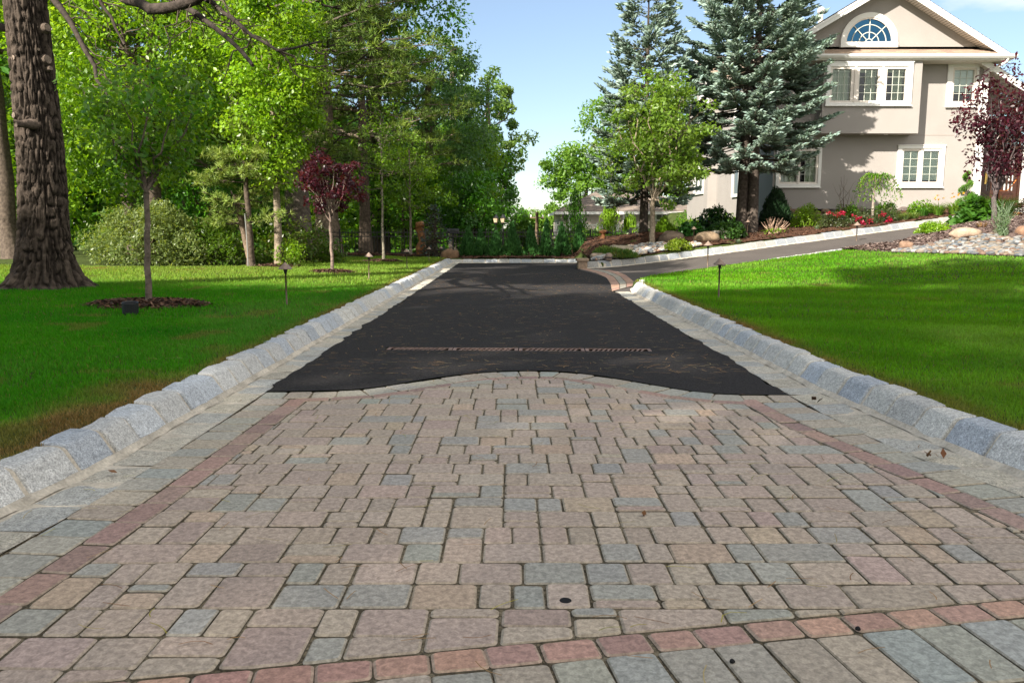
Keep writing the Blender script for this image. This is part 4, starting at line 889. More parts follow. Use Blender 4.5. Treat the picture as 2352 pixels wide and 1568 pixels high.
# ---- utility pole and lamp posts far behind
M['polewood'] = mat('pole_wood', (.17, .12, .085), .9, .1, noise=(20, .3, 3))
b = py(1233, 560, 52); e = empty('utility_pole', (b[0], 52, -1.3), 'distant wooden utility pole with a crossarm in the gap between the trees', 'utility pole'); zt = py(1233, 487, 52)[2]+1.3
Gq = Geo(); tube(Gq, [(0, 0, 0), (0, 0, zt)], [.13, .10], 8); Gq.build('pole', M['polewood'], e, smooth=True)
Gq = Geo(); box(Gq, -.45, .45, -.05, .05, zt-.40, zt-.32); Gq.build('crossarm', M['polewood'], e)
for k in (-.38, .38):
    Gq = Geo(); lathe(Gq, [(0, zt-.33), (.05, zt-.33), (.06, zt-.25), (.03, zt-.18), (0, zt-.18)], (k, 0, 0), 8); Gq.build('insulator', mat('porcelain', (.6, .6, .58), .3, .5), e)
for u, lb in ((1139, 'left one of two small black lantern posts beyond the fence behind the arborvitae'), (1155, 'right one of two small black lantern posts beyond the fence behind the arborvitae')):
    b = py(u, 545, 31); zt = py(u, 511, 31)[2]; e = empty('lantern_post', (b[0], 31, -.15), lb, 'lantern', 'lantern posts beyond the fence')
    Gq = Geo(); tube(Gq, [(0, 0, 0), (0, 0, zt-.0)], .03, 8); Gq.build('post', M['blackmetal'], e)
    Gq = Geo(); lathe(Gq, [(.03, zt+.13), (.07, zt+.15), (.10, zt+.30), (.085, zt+.32)], n=6); Gq.build('glass', mat('lantern_glass', (.55, .45, .3), .2, .5), e)
    Gq = Geo(); lathe(Gq, [(.12, zt+.32), (.05, zt+.41), (.015, zt+.46), (0, zt+.47)], n=6); Gq.build('cap', M['blackmetal'], e)
    Gq = Geo(); lathe(Gq, [(0, zt+.05), (.05, zt+.07), (.07, zt+.13), (.03, zt+.14)], n=6); Gq.build('base', M['blackmetal'], e)
# ================================================================== HOUSES
M['stucco'] = mat('stucco', (.335, .31, .292), .92, .15, noise=(1.2, .04, 3), noise2=(90, .10, 3), bump=(130, .55, .008))
M['shingle'] = mat('shingle', (1, 1, 1), .92, .15, attr=True, noise=(60, .25, 3), bump=(60, .6, .006))
M['soffit'] = mat('soffit', (.56, .52, .46), .6, .3)
M['fieldstone'] = mat('fieldstone', (1, 1, 1), .85, .2, attr=True, noise=(12, .35, 5), bump=(30, .7, .012))
def glassmat(name, refl, tint=(.85, .93, .88), rc=(.9, .95, 1)):
    m = bpy.data.materials.new(name); m.use_nodes = True; t = m.node_tree; t.nodes.remove(t.nodes['Principled BSDF'])
    a = t.nodes.new('ShaderNodeBsdfTransparent'); a.inputs[0].default_value = (*tint, 1); b = t.nodes.new('ShaderNodeBsdfGlossy'); b.inputs['Roughness'].default_value = .015; b.inputs[0].default_value = (*rc, 1)
    fr = t.nodes.new('ShaderNodeFresnel'); fr.inputs[0].default_value = 1.5; ad = t.nodes.new('ShaderNodeMath'); ad.inputs[1].default_value = refl; t.links.new(fr.outputs[0], ad.inputs[0])
    x = t.nodes.new('ShaderNodeMixShader'); t.links.new(ad.outputs[0], x.inputs[0]); t.links.new(a.outputs[0], x.inputs[1]); t.links.new(b.outputs[0], x.inputs[2]); t.links.new(x.outputs[0], t.nodes['Material Output'].inputs[0]); return m
M['glass'] = glassmat('window_glass', .03); M['glass_blue'] = glassmat('sky_tint_glass', .30, (.10, .2, .28), (.10, .34, .62))  # half-round pane: blue sky reflection put into the glass tint
M['pane_dark'] = mat('pane_dark', (.05, .065, .075), .04, .8); M['dark_room'] = mat('dark_room', (.035, .035, .03), .9, .1); M['curtain'] = mat('curtain', (.52, .56, .44), .85, .1); M['blind'] = mat('blind', (.66, .72, .66), .8, .15, noise=(40, .06, 2)); M['shade_white'] = mat('roller_shade', (.72, .74, .72), .8, .15)
M['muntin'] = mat('muntin', (.55, .57, .50), .5, .3); M['sash'] = mat('sash', (.72, .66, .60), .5, .3)
YF = 28.0
def fx_(u, v, Y=YF): return float(py(u, v, Y)[0])
def fz_(v, Y=YF): return float(py(2000, v, Y)[2])
def frame(Gq, x0, x1, z0, z1, w, y0, y1, wb=None):
    wb = wb or w
    box(Gq, x0, x1, y0, y1, z1-w, z1); box(Gq, x0, x1, y0, y1, z0, z0+wb); box(Gq, x0, x0+w, y0, y1, z0+wb, z1-w); box(Gq, x1-w, x1, y0, y1, z0+wb, z1-w)
def window(par, x0, x1, z0, z1, glass, gz0, gz1, cols, rows, cover, Y=YF):
    """casing standing proud of the wall, one sash per pane, set in an opening of the wall"""
    Gq = Geo(); yo, yi = Y-.055, Y+.13
    gx = sorted(glass); ax0, ax1 = gx[0][0]-.07, gx[-1][1]+.07; b0, b1 = gz0-.07, gz1+.07
    box(Gq, x0, x1, yo, Y-.001, b1, z1); box(Gq, x0, x1, yo, Y-.001, z0, b0); box(Gq, x0, ax0, yo, Y-.001, b0, b1); box(Gq, ax1, x1, yo, Y-.001, b0, b1)
    box(Gq, x0-.02, x1+.02, yo-.03, yo-.001, z0, z0+.035); box(Gq, x0-.015, x1+.015, yo-.02, yo-.001, z1-.03, z1)
    w = bevel(Gq.build('window', M['white'], par), .008)
    Gs, Gm, Gp, Gc, Gd = Geo(), Geo(), Geo(), Geo(), Geo()
    for k, (a, b) in enumerate(gx):
        l = ax0 if k == 0 else (gx[k-1][1]+a)/2; r_ = ax1 if k == len(gx)-1 else (b+gx[k+1][0])/2
        box(Gs, l, r_, Y-.02, yi, gz1, b1); box(Gs, l, r_, Y-.02, yi, b0, gz0); box(Gs, l, a, Y-.02, yi, gz0, gz1); box(Gs, b, r_, Y-.02, yi, gz0, gz1)
        if k: box(Gs, l-.03, l+.03, Y-.05, Y-.021, b0, b1)
        Gp.add([(a, Y+.035, gz0), (b, Y+.035, gz0), (b, Y+.035, gz1), (a, Y+.035, gz1)], A_([[0, 1, 2, 3]]))
        for i in range(1, cols): x = a+(b-a)*i/cols; box(Gm, x-.007, x+.007, Y+.015, Y+.033, gz0, gz1)
        for j in range(1, rows): z = gz0+(gz1-gz0)*j/rows; box(Gm, a, b, Y+.0135, Y+.0325, z-.007, z+.007)
        if cover == 'curtain':
            op = (b-a)*(.0 if k == 0 else .42); n = 60; xx = np.linspace(a+op, b, n); yy_ = Y+.15+.022*np.sin(xx*75+k)+.01*np.sin(xx*31)
            V = np.stack([np.stack([xx, yy_, np.full(n, gz0)], 1), np.stack([xx, yy_, np.full(n, gz1)], 1)]); Gc.add(V, grid_faces(2, n))
            if op: xx = np.linspace(a, a+op*.3, 20); yy_ = Y+.15+.022*np.sin(xx*75); Gc.add(np.stack([np.stack([xx, yy_, np.full(20, gz0)], 1), np.stack([xx, yy_, np.full(20, gz1)], 1)]), grid_faces(2, 20))
            box(Gc, a, b, Y+.11, Y+.125, gz1-.09, gz1)
        else:
            zb = gz0+((gz1-gz0)*(.06 if cover == 'blind' else .30)); m = 26; zz = np.linspace(zb, gz1, m); yy_ = Y+.06+.010*(np.arange(m) % 2)
            Gc.add(np.stack([np.stack([np.full(m, a), yy_, zz], 1), np.stack([np.full(m, b), yy_, zz], 1)], 1), grid_faces(m, 2)[:, ::-1])
    box(Gd, ax0, ax1, Y+.45, Y+.46, b0, b1); box(Gd, ax0-.01, ax0, yi, Y+.45, b0, b1); box(Gd, ax1, ax1+.01, yi, Y+.45, b0, b1); box(Gd, ax0, ax1, yi, Y+.45, b1, b1+.01); box(Gd, ax0, ax1, yi, Y+.45, b0-.01, b0)
    Gs.build('sash', M['sash'], w); Gm.build('muntins', M['muntin'], w); Gp.build('pane', M['glass'], w); Gc.build('curtain' if cover == 'curtain' else 'blind', M['curtain'] if cover == 'curtain' else M['blind'] if cover == 'blind' else M['shade_white'], w); Gd.build('room_lining', M['dark_room'], w)
    return (ax0, ax1, b0, b1)
def wall_holes(Gq, x0, x1, z0, z1, Y, holes, flip=False):
    X_ = sorted({x0, x1, *[h for a in holes for h in a[:2]]}); Z_ = sorted({z0, z1, *[h for a in holes for h in a[2:]]})
    for a, b in zip(X_[:-1], X_[1:]):
        for c, d in zip(Z_[:-1], Z_[1:]):
            if any(h[0] <= (a+b)/2 <= h[1] and h[2] <= (c+d)/2 <= h[3] for h in holes): continue
            Gq.add([(a, Y, c), (b, Y, c), (b, Y, d), (a, Y, d)], A_([[0, 1, 2, 3]]))
SHC = [(.30, .235, .19), (.34, .27, .21), (.26, .20, .17), (.37, .29, .22), (.29, .24, .21)]
def shingles(Gq, a, b, c, d, course_=.13, wid=.32, cols=SHC, seed=1):
    """overlapping courses on the quad a-b (eave) d-c (ridge)"""
    a, b, c, d = map(lambda q: A_(q, float), (a, b, c, d)); r = np.random.default_rng(seed); n = max(2, int(np.linalg.norm(d-a)/course_)); nrm = unit(np.cross(b-a, d-a))
    for k in range(n):
        t0, t1 = k/n, (k+1)/n; l0, r0, l1, r1 = a+(d-a)*t0, b+(c-b)*t0, a+(d-a)*t1, b+(c-b)*t1; m = max(1, int(np.linalg.norm(r0-l0)/wid)); e = np.linspace(0, 1, m+1); e[1:-1] += r.normal(0, .15/m, m-1) if m > 1 else 0
        for q in range(m):
            P = [l0+(r0-l0)*e[q]+nrm*.022, l0+(r0-l0)*e[q+1]+nrm*.022, l1+(r1-l1)*e[q+1]+nrm*.006, l1+(r1-l1)*e[q]+nrm*.006, l0+(r0-l0)*e[q], l0+(r0-l0)*e[q+1]]
            cc = A_(cols[r.integers(len(cols))])*r.uniform(.85, 1.1); Gq.add(P, A_([[0, 1, 2, 3], [4, 5, 1, 0]]), cc)
# ---- main house
HX0, HX1 = 9.0, fx_(2263, 150); ZB, ZE = fz_(480), fz_(133); XA = (HX0+HX1)/2
house = empty('stucco_house', (XA, YF, ZB-.5), 'large pale beige stucco house with white trimmed windows and a half round gable window', 'house')
def at_house(o):
    o.location = (-XA, -YF, -(ZB-.5)); return o
hp = bpy.data.objects.new  # children are built in world coordinates and moved into the house's frame
_b = Geo.build
def hb(Gq, name, m, par=None, **k): return at_house(Gq.build(name, m, house, **k)) if par is None else Gq.build(name, m, par, **k)
class HousePar: pass
BX0, BX1 = 10.35, fx_(2116, 200, 27.4); YB = 27.4; BZ0 = fz_(306.5, YB)
w_low_r = dict(x=(fx_(2062, 335), fx_(2171, 335)), z=(fz_(432), fz_(333)), g=[(fx_(2073.6, 380), fx_(2108, 380)), (fx_(2119, 380), fx_(2155, 380))], gz=(fz_(418), fz_(347)))
w_low_l = dict(x=(fx_(1784, 335), fx_(1888, 335)), z=(fz_(432), fz_(333)), g=[(fx_(1794, 380), fx_(1831, 380)), (fx_(1838, 380), fx_(1874, 380))], gz=(fz_(418), fz_(347)))
w_up_r = dict(x=(fx_(2177, 150), fx_(2249, 150)), z=(fz_(248), fz_(145)), g=[(fx_(2190, 200), fx_(2235, 200))], gz=(fz_(233), fz_(161)))
w_bay = dict(x=(fx_(1897, 190, YB), fx_(2095, 190, YB)), z=(fz_(245, YB), fz_(142, YB)), g=[(fx_(1911, 190, YB), fx_(1954, 190, YB)), (fx_(1973, 190, YB), fx_(2016, 190, YB)), (fx_(2036, 190, YB), fx_(2079, 190, YB))], gz=(fz_(231.5, YB), fz_(159, YB)))
holes = []
class P_:  # parent proxy so that window() can hang its casing on the house
    pass
def hwin(d, cols, rows, cover, Y):
    n0 = len(house.children)
    h = window(house, *d['x'], *d['z'], d['g'], *d['gz'], cols, rows, cover, Y)
    at_house(house.children[-1] if False else [o for o in house.children][-1]); return h
h1 = hwin(w_low_r, 2, 4, 'blind', YF); h2 = hwin(w_low_l, 3, 4, 'curtain', YF); h3 = hwin(w_up_r, 3, 4, 'shade', YF); h4 = hwin(w_bay, 3, 4, 'curtain', YB)
Gq = Geo()
ZT = fz_(110, 27.6)
wall_holes(Gq, HX0, HX1, ZB, ZE+.35, YF, [h1, h2, h3])
DEP = 13.5
Gq.add([(HX0, YF, ZB-1.4), (HX0, YF+DEP, ZB-1.8), (HX0, YF+DEP, ZE+.3), (HX0, YF, ZE+.3)], A_([[0, 3, 2, 1]])); Gq.add([(HX1, YF, ZB-1), (HX1, YF+DEP, ZB-1), (HX1, YF+DEP, ZE+.3), (HX1, YF, ZE+.3)], A_([[0, 1, 2, 3]]))
Gq.add([(HX0, YF+DEP, ZB-1.8), (HX1, YF+DEP, ZB-1), (HX1, YF+DEP, ZE+.3), (HX0, YF+DEP, ZE+.3)], A_([[0, 3, 2, 1]]))
zap = fz_(-49, 27.5); ztip = fz_(123.6, 27.5); slope = (zap-ztip)/(fx_(2319, 123.6, 27.5)-XA)
zg = lambda x: zap-.16-slope*abs(x-XA)
Gq.add([(HX0, YF-.02, ZE+.35), (HX1, YF-.02, ZE+.35), (HX1, YF-.02, zg(HX1)), (XA, YF-.02, zg(XA)), (HX0, YF-.02, zg(HX0))], [(0, 1, 2, 3, 4)])
Gq.add([(HX0, YF+DEP, ZE+.3), (HX1, YF+DEP, ZE+.3), (HX1, YF+DEP, zg(HX1)), (XA, YF+DEP, zg(XA)), (HX0, YF+DEP, zg(HX0))], [(4, 3, 2, 1, 0)])
hb(Gq, 'wall', M['stucco'])
Gq = Geo(); wall_holes(Gq, BX0, BX1, BZ0, ZE-.0, YB, [h4]); ZE2 = ZE
for x, f in ((BX0, 1), (BX1, -1)): Gq.add([(x, YB, BZ0), (x, YF-.003, BZ0), (x, YF-.003, ZE), (x, YB, ZE)], A_([[0, 1, 2, 3][::-f]]))
Gq.add([(BX0, YB, BZ0), (BX1, YB, BZ0), (BX1, YF-.003, BZ0), (BX0, YF-.003, BZ0)], A_([[3, 2, 1, 0]]))
bay = hb(Gq, 'bay', M['stucco'])
Gl = Geo()
for u in (1915, 1980, 2035): lathe(Gl, [(0, BZ0-.012), (.06, BZ0-.012), (.075, BZ0-.004)], (fx_(u, 307, 27.7), 27.7, 0), 14)
Gl.build('downlight', M['white'], bay)
Gq = Geo(); box(Gq, HX0, HX1, YF-.006, YF-.001, BZ0+.0, BZ0+.015); hb(Gq, 'control_joint', mat('joint', (.30, .25, .22), .9, .1))
Gq = Geo(); r_ = np.random.default_rng(4); Gq.add([(HX0, YF+.10, 0), (HX1, YF+.10, 0), (HX1, YF+.10, ZB), (HX0, YF+.10, ZB)], A_([[0, 1, 2, 3]]), (.05, .04, .035))
x = HX0-.2
while x < HX1:
    z = .6
    w = r_.uniform(.22, .5)
    while z < ZB-.1:
        hh = r_.uniform(.16, .30); rock(Gq, (x+w/2, YF+.08, z+hh/2), (w*.56, .14, hh*.56), int(r_.integers(999)), A_([(.16, .12, .09), (.22, .15, .10), (.12, .10, .09), (.19, .16, .13)][r_.integers(4)]), .2, 10, 7); z += hh*.93
    x += w*.95
hb(Gq, 'foundation', M['fieldstone'], smooth=True)
# roof
XR = fx_(2319, 123.6, 27.5); XL = 2*XA-XR; YR0 = 27.45
Gq = Geo()
for sgn, xe, sd_ in ((1, XR, 1), (-1, XL, 2)):
    a, b, c, d = (xe, YR0, ztip), (xe, YF+DEP+.4, ztip), (XA, YF+DEP+.4, zap), (XA, YR0, zap)
    q = (a, b, c, d) if sgn > 0 else (b, a, d, c)
    Gq.add([A_(p)+A_([0, 0, -.02]) for p in q], A_([[0, 1, 2, 3]]), (.2, .16, .13)); shingles(Gq, *q, .16, .5, seed=sd_)
roof = hb(Gq, 'roof', M['shingle'])
Gq = Geo()
for sgn, xe in ((1, XR), (-1, XL)):
    dz = .20; prism(Gq, [(xe, YR0+.0, ztip-.02), (XA, YR0, zap-.02), (XA, YR0, zap-.02-dz*1.1), (xe, YR0, ztip-.02-dz)], (0, .03, 0)); prism(Gq, [(xe, YR0-.025, ztip-.015), (XA, YR0-.025, zap-.015), (XA, YR0-.025, zap-.10), (xe, YR0-.025, ztip-.09)], (0, .024, 0))
Gq.build('rake_board', M['white'], roof)
Gq = Geo(); n = 46
for sgn, xe in ((1, XR), (-1, XL)):
    for k in range(n):
        t0, t1 = k/n, (k+1)/n-.004; A0 = A_([xe, YR0+.03, ztip-.15]); A1 = A_([XA, YR0+.03, zap-.17]); p, q = A0+(A1-A0)*t0, A0+(A1-A0)*t1
        Gq.add([p, q, q+A_([0, .55, 0]), p+A_([0, .55, 0])], A_([[0, 1, 2, 3]]))
Gq.build('soffit', M['soffit'], roof)
# pent roof and gutter across the gable foot
YG = 27.30; zgut = fz_(125.5, YG); Gq = Geo(); shingles(Gq, (XL+.25, YG, zgut+.02), (XR-.25, YG, zgut+.02), (XR-.5, YF-.03, zgut+.30), (XL+.5, YF-.03, zgut+.30), .10, .30, [(.42, .33, .26), (.46, .36, .28), (.38, .29, .24)], 7); pent = hb(Gq, 'pent_roof', M['shingle'])
Gq = Geo(); prof = [(YG-.10, zgut+.0), (YG-.115, zgut-.03), (YG-.10, zgut-.07), (YG-.06, zgut-.12), (YG+.02, zgut-.125), (YG+.02, zgut+.0)]
prism(Gq, [(XL, a, b) for a, b in prof], (XR+.10-XL, 0, 0)); box(Gq, XL+.1, XR, YG+.022, YG+.05, zgut-.16, zgut+.02); Gq.build('gutter', M['white'], pent)
Gq = Geo(); n = 9
for k in range(n): y0, y1 = YG+.05+(YF-YG-.06)*k/n, YG+.05+(YF-YG-.06)*(k+1)/n-.008; box(Gq, XL+.1, XR-.02, y0, y1, zgut-.16-.02, zgut-.15)
Gq.build('soffit', M['soffit'], pent)
Gq = Geo(); xd = HX1-.10; tube(Gq, [(xd+.45, YG-.03, zgut-.10), (xd+.42, YG, zgut-.2), (xd+.05, YF-.10, zgut-.52), (xd, YF-.07, zgut-.70), (xd, YF-.07, ZB+.0)], .05, 8); hb(Gq, 'downpipe', M['white'], smooth=True)
Gq = Geo(); box(Gq, HX1-.02, HX1+.16, YF-.03, YF+.2, ZB-.3, ZE-.1); hb(Gq, 'corner_board', M['white'])
# half-round window
cx_ = fx_(1994, 100); cz = fz_(99); ro = (fx_(2061, 100)-fx_(1930, 100))/2; ri = (fx_(2045.6, 98)-fx_(1941, 98))/2; zbo = fz_(110.5)
Gq = Geo(); a = np.linspace(0, np.pi, 40); 
def ring(Gx, r0, r1, y0, y1):
    n = len(a); V = np.concatenate([np.stack([cx_+r*np.cos(a), np.full(n, y), cz+r*np.sin(a)], 1) for r, y in ((r0, y0), (r1, y0), (r1, y1), (r0, y1))]); i = np.arange(n-1)
    Gx.add(V, np.concatenate([np.stack([p*n+i, p*n+i+1, q*n+i+1, q*n+i], 1)[:, ::-1] for p, q in ((0, 1), (1, 2), (2, 3), (3, 0))]))
ring(Gq, ri+.035, ro, YF-.10, YF-.021); box(Gq, cx_-ro, cx_+ro, YF-.12, YF-.021, zbo, cz-.0)
lun = hb(Gq, 'half_round_window', M['white'])
Gq = Geo(); ring(Gq, ri-.012, ri+.034, YF-.075, YF-.022); box(Gq, cx_-ri, cx_+ri, YF-.075, YF-.022, cz+.001, cz+.03); Gq.build('sash', M['sash'], lun)
Gq = Geo(); Gq.add(np.concatenate([[(cx_, YF-.03, cz)], np.stack([cx_+ri*np.cos(a), np.full(40, YF-.03), cz+ri*np.sin(a)], 1)]), [(0, i+1, i+2) for i in range(39)]); Gq.build('pane', M['glass_blue'], lun)
Gq = Geo(); Gq.add(np.concatenate([[(cx_, YF-.0215, cz)], np.stack([cx_+ri*np.cos(a), np.full(40, YF-.0215), cz+ri*np.sin(a)], 1)]), [(0, i+1, i+2) for i in range(39)]); Gq.build('room_lining', M['dark_room'], lun)
Gq = Geo()
for rr_ in (.15, .43, .75): ring(Gq, ri*rr_-.013, ri*rr_+.013, YF-.055, YF-.035)
for t in (45, 90, 135): 
    c, s = math.cos(R(t)), math.sin(R(t)); p0, p1 = A_([cx_+ri*.15*c, YF-.06, cz+ri*.15*s]), A_([cx_+ri*c, YF-.06, cz+ri*s]); o = A_([-s*.013, 0, c*.013]); prism(Gq, [p0-o, p1-o, p1+o, p0+o], (0, .022, 0))
Gq.build('muntins', M['muntin'], lun)
# roof vent pipe
Gq = Geo(); vx, vy = fx_(1885, 40, 31), 31.0; zr = zap-slope*abs(vx-XA); lathe(Gq, [(.09, zr-.1), (.09, zr+.42), (.13, zr+.43), (.14, zr+.55), (.09, zr+.62), (0, zr+.63)], (vx, vy, 0), 12); Gq.build('vent_pipe', mat('galvanised', (.62, .62, .60), .4, .5, .4), roof)
# cross gable and windows of the side towards the drive
Gq = Geo(); XW = 8.62; y0, y1, ze, zr = 35.7, 39.7, 7.55, 8.75
Gq.add([(XW, y0, -.3), (XW, y1, -.3), (XW, y1, ze), (XW, (y0+y1)/2, zr), (XW, y0, ze)], [(4, 3, 2, 1, 0)]); Gq.add([(XW, y0, -.3), (HX0+.01, y0, -.3), (HX0+.01, y0, ze), (XW, y0, ze)], A_([[0, 1, 2, 3]])); wing = hb(Gq, 'side_gable', M['stucco'])
Gq = Geo(); ym = (y0+y1)/2; shingles(Gq, (XW-.3, y0-.35, ze-.17), (13, y0-.35, ze-.17), (13, ym, zr+.06), (XW-.3, ym, zr+.06), .16, .5, seed=11); shingles(Gq, (13, y1+.35, ze-.17), (XW-.3, y1+.35, ze-.17), (XW-.3, ym, zr+.06), (13, ym, zr+.06), .16, .5, seed=12); Gq.build('roof', M['shingle'], wing)
Gq = Geo()
for ya in (y0-.35, y1+.35): prism(Gq, [(XW-.31, ya, ze-.19), (XW-.31, ym, zr+.04), (XW-.31, ym, zr-.14), (XW-.31, ya, ze-.36)], (.03, 0, 0))
box(Gq, XW-.28, 11, y0-.40, y0-.36, ze-.33, ze-.18); Gq.build('rake_board', M['white'], wing)
def side_window(ya, yb, za, zb_, par, X_):
    Gq = Geo(); w = .12
    for (p, q, c, d) in ((ya, yb, zb_-w, zb_), (ya, yb, za, za+w), (ya, ya+w, za+w, zb_-w), (yb-w, yb, za+w, zb_-w), ((ya+yb)/2-.06, (ya+yb)/2+.06, za+w, zb_-w)): box(Gq, X_-.07, X_-.002, p, q, c, d)
    o = Gq.build('window', M['white'], par); 
    if par is house: at_house(o)
    Gq = Geo(); box(Gq, X_-.02, X_-.003, ya+w, yb-w, za+w, zb_-w); Gq.build('pane', M['pane_dark'], o)
side_window(36.0, 37.6, 5.7, 7.0, wing, XW); side_window(36.4, 38.2, 2.6, 4.0, wing, XW); side_window(31, 33, 2.3, 3.6, house, HX0); side_window(31, 33, 5.4, 6.7, house, HX0); side_window(39.9, 41.0, .9, 2.1, house, HX0)
# porch with the front door
YD = 29.0; zfl = fz_(478, YD); PX1 = 23.5
Gq = Geo(); dx0, dx1 = fx_(2256, 400, YD), fx_(2345, 400, YD); dz1 = fz_(262, YD)
PX1 = 22.2; rl = lambda x: fz_(133, 27.9)-.60*(x-fx_(2262, 135, 27.9)+.2)-.12
for poly in ([(HX1, zfl-.8), (dx0, zfl-.8), (dx0, rl(dx0)), (HX1, rl(HX1))], [(dx0, zfl-.8), (dx1, zfl-.8), (dx1, zfl), (dx0, zfl)], [(dx0, dz1), (dx1, dz1), (dx1, rl(dx1)), (dx0, rl(dx0))], [(dx1, zfl-.8), (PX1, zfl-.8), (PX1, rl(PX1)), (dx1, rl(dx1))]): Gq.add([(x, YD, z) for x, z in poly], [(0, 1, 2, 3)])
porch = hb(Gq, 'porch_wall', M['stucco'])
M['doorwood'] = mat('door_wood', (.055, .022, .014), .35, .5, noise=(6, .35, 5, 2), bump=(30, .3, .004))
Gq = Geo(); zdoor = fz_(343, YD); m_ = (dx0+dx1)/2; box(Gq, dx0, dx1, YD+.0, YD+.12, zdoor, zdoor+.10); box(Gq, dx0, dx0+.08, YD, YD+.12, zfl, zdoor); box(Gq, dx1-.08, dx1, YD, YD+.12, zfl, zdoor); door = hb(Gq, 'front_door', M['doorwood']); Gq = Geo(); box(Gq, dx0, dx1, YD+.02, YD+.1, dz1-.02, dz1+.08); Gq.build('transom_head', M['doorwood'], door)
Gl_ = Geo(); Gr = Geo(); Gg = Geo()
for k, (a_, b_) in enumerate(((dx0+.09, m_-.12), (m_+.0, dx1-.09))):
    z1_, z2_, z3_ = zfl+.62, zdoor-.14, zfl+.14; st = .11
    box(Gr, a_, a_+st, YD+.03, YD+.09, zfl+.01, zdoor-.005); box(Gr, b_-st, b_, YD+.03, YD+.09, zfl+.01, zdoor-.005); box(Gr, a_+st, b_-st, YD+.03, YD+.09, z2_, zdoor-.005); box(Gr, a_+st, b_-st, YD+.03, YD+.09, z1_-.12, z1_); box(Gr, a_+st, b_-st, YD+.03, YD+.09, zfl+.01, z3_); box(Gr, a_+st, b_-st, YD+.05, YD+.08, z3_, z1_-.12); box(Gr, a_+st+.06, b_-st-.06, YD+.035, YD+.05, z3_+.06, z1_-.18)
    for i in (1, 2): x = a_+st+(b_-a_-2*st)*i/3; box(Gr, x-.02, x+.02, YD+.035, YD+.085, z1_, z2_)
    for j in (1, 2, 3): z = z1_+(z2_-z1_)*j/4; box(Gr, a_+st, b_-st, YD+.037, YD+.083, z-.02, z+.02)
    n = 50; xx = np.linspace(a_+st, b_-st, n); yv_ = YD+.12+.01*np.sin(xx*90); Gg.add(np.stack([np.stack([xx, yv_, np.full(n, z1_)], 1), np.stack([xx, yv_, np.full(n, z2_)], 1)]), grid_faces(2, n))
Gr.build('door_leaf', M['doorwood'], door); Gg.build('door_curtain', M['shade_white'], door)
Gq = Geo(); tube(Gq, [(dx0+.15, YD-.05, zfl+.92), (dx0+.15, YD-.06, zfl+1.05), (dx0+.15, YD-.03, zfl+1.25)], .014, 8); box(Gq, dx0+.12, dx0+.18, YD+.015, YD+.029, zfl+.85, zfl+1.35); Gq.build('door_handle', mat('brass', (.75, .52, .16), .3, .5, .9), door)
Gq = Geo(); a = np.linspace(0, np.pi, 24); zc = zdoor+.10; hr = (dx1-dx0)/2-.08; hz_ = dz1-zc-.1
for k in range(1, 6): t = np.pi*k/6; tube(Gq, [(m_, YD+.06, zc), (m_+hr*math.cos(t), YD+.06, zc+hz_*math.sin(t))], .016, 5)
tube(Gq, np.stack([m_+hr*np.cos(a), np.full(24, YD+.06), zc+hz_*np.sin(a)], 1), .05, 6); tube(Gq, np.stack([m_+hr*.45*np.cos(a), np.full(24, YD+.06), zc+hz_*.45*np.sin(a)], 1), .016, 5); Gq.build('arched_transom', M['doorwood'], door)
Gq = Geo(); box(Gq, dx0, dx1, YD+.11, YD+.115, zc, dz1); Gq.build('pane', M['glass'], door)
Gq = Geo(); box(Gq, dx0-.1, dx1+.1, YD+.5, YD+.52, zfl, dz1); Gq.build('room_lining', M['dark_room'], door)
Gq = Geo(); pa, pb = A_([fx_(2262, 135, 27.9)-.2, 27.7, fz_(133, 27.9)]), A_([22.6, 27.7, fz_(133, 27.9)-.60*(22.6-fx_(2262, 135, 27.9)+.2)]); sh_ = A_([0, 1.29, 0])
shingles(Gq, pb, pb+sh_, pa+sh_, pa, .16, .4, seed=21); pr_ = hb(Gq, 'porch_roof', M['shingle'])
Gq = Geo(); prism(Gq, [pa+A_([0, -.02, -.01]), pb+A_([0, -.02, -.01]), pb+A_([0, -.02, -.24]), pa+A_([0, -.02, -.24])], (0, .04, 0)); Gq.build('rake_board', M['white'], pr_)
Gq = Geo(); n = 40
for k in range(n):
    p, q = pa+(pb-pa)*(k/n)+A_([0, .02, -.2]), pa+(pb-pa)*((k+.94)/n)+A_([0, .02, -.2]); Gq.add([p, q, q+A_([0, 1.26, 0]), p+A_([0, 1.26, 0])], A_([[0, 3, 2, 1]]))
Gq.build('soffit', M['soffit'], pr_)
Gq = Geo(); xc = fx_(2350, 400, 28.2); box(Gq, xc, xc+.28, 28.05, 28.33, zfl-.1, 5.4); bevel(hb(Gq, 'porch_column', M['white']), .02)
M['stepstone'] = mat('step_stone', (.50, .44, .38), .85, .2, noise=(6, .2, 4), bump=(60, .4, .006))
Gq = Geo()
for k in range(4): box(Gq, HX1+.2, HX1+3.4+.2*k, 28.85-.34*(k+1), 28.85-.34*k-.002 if k else 29.0, .7, zfl-.165*k-.01)
bevel(hb(Gq, 'porch_steps', M['stepstone']), .02)
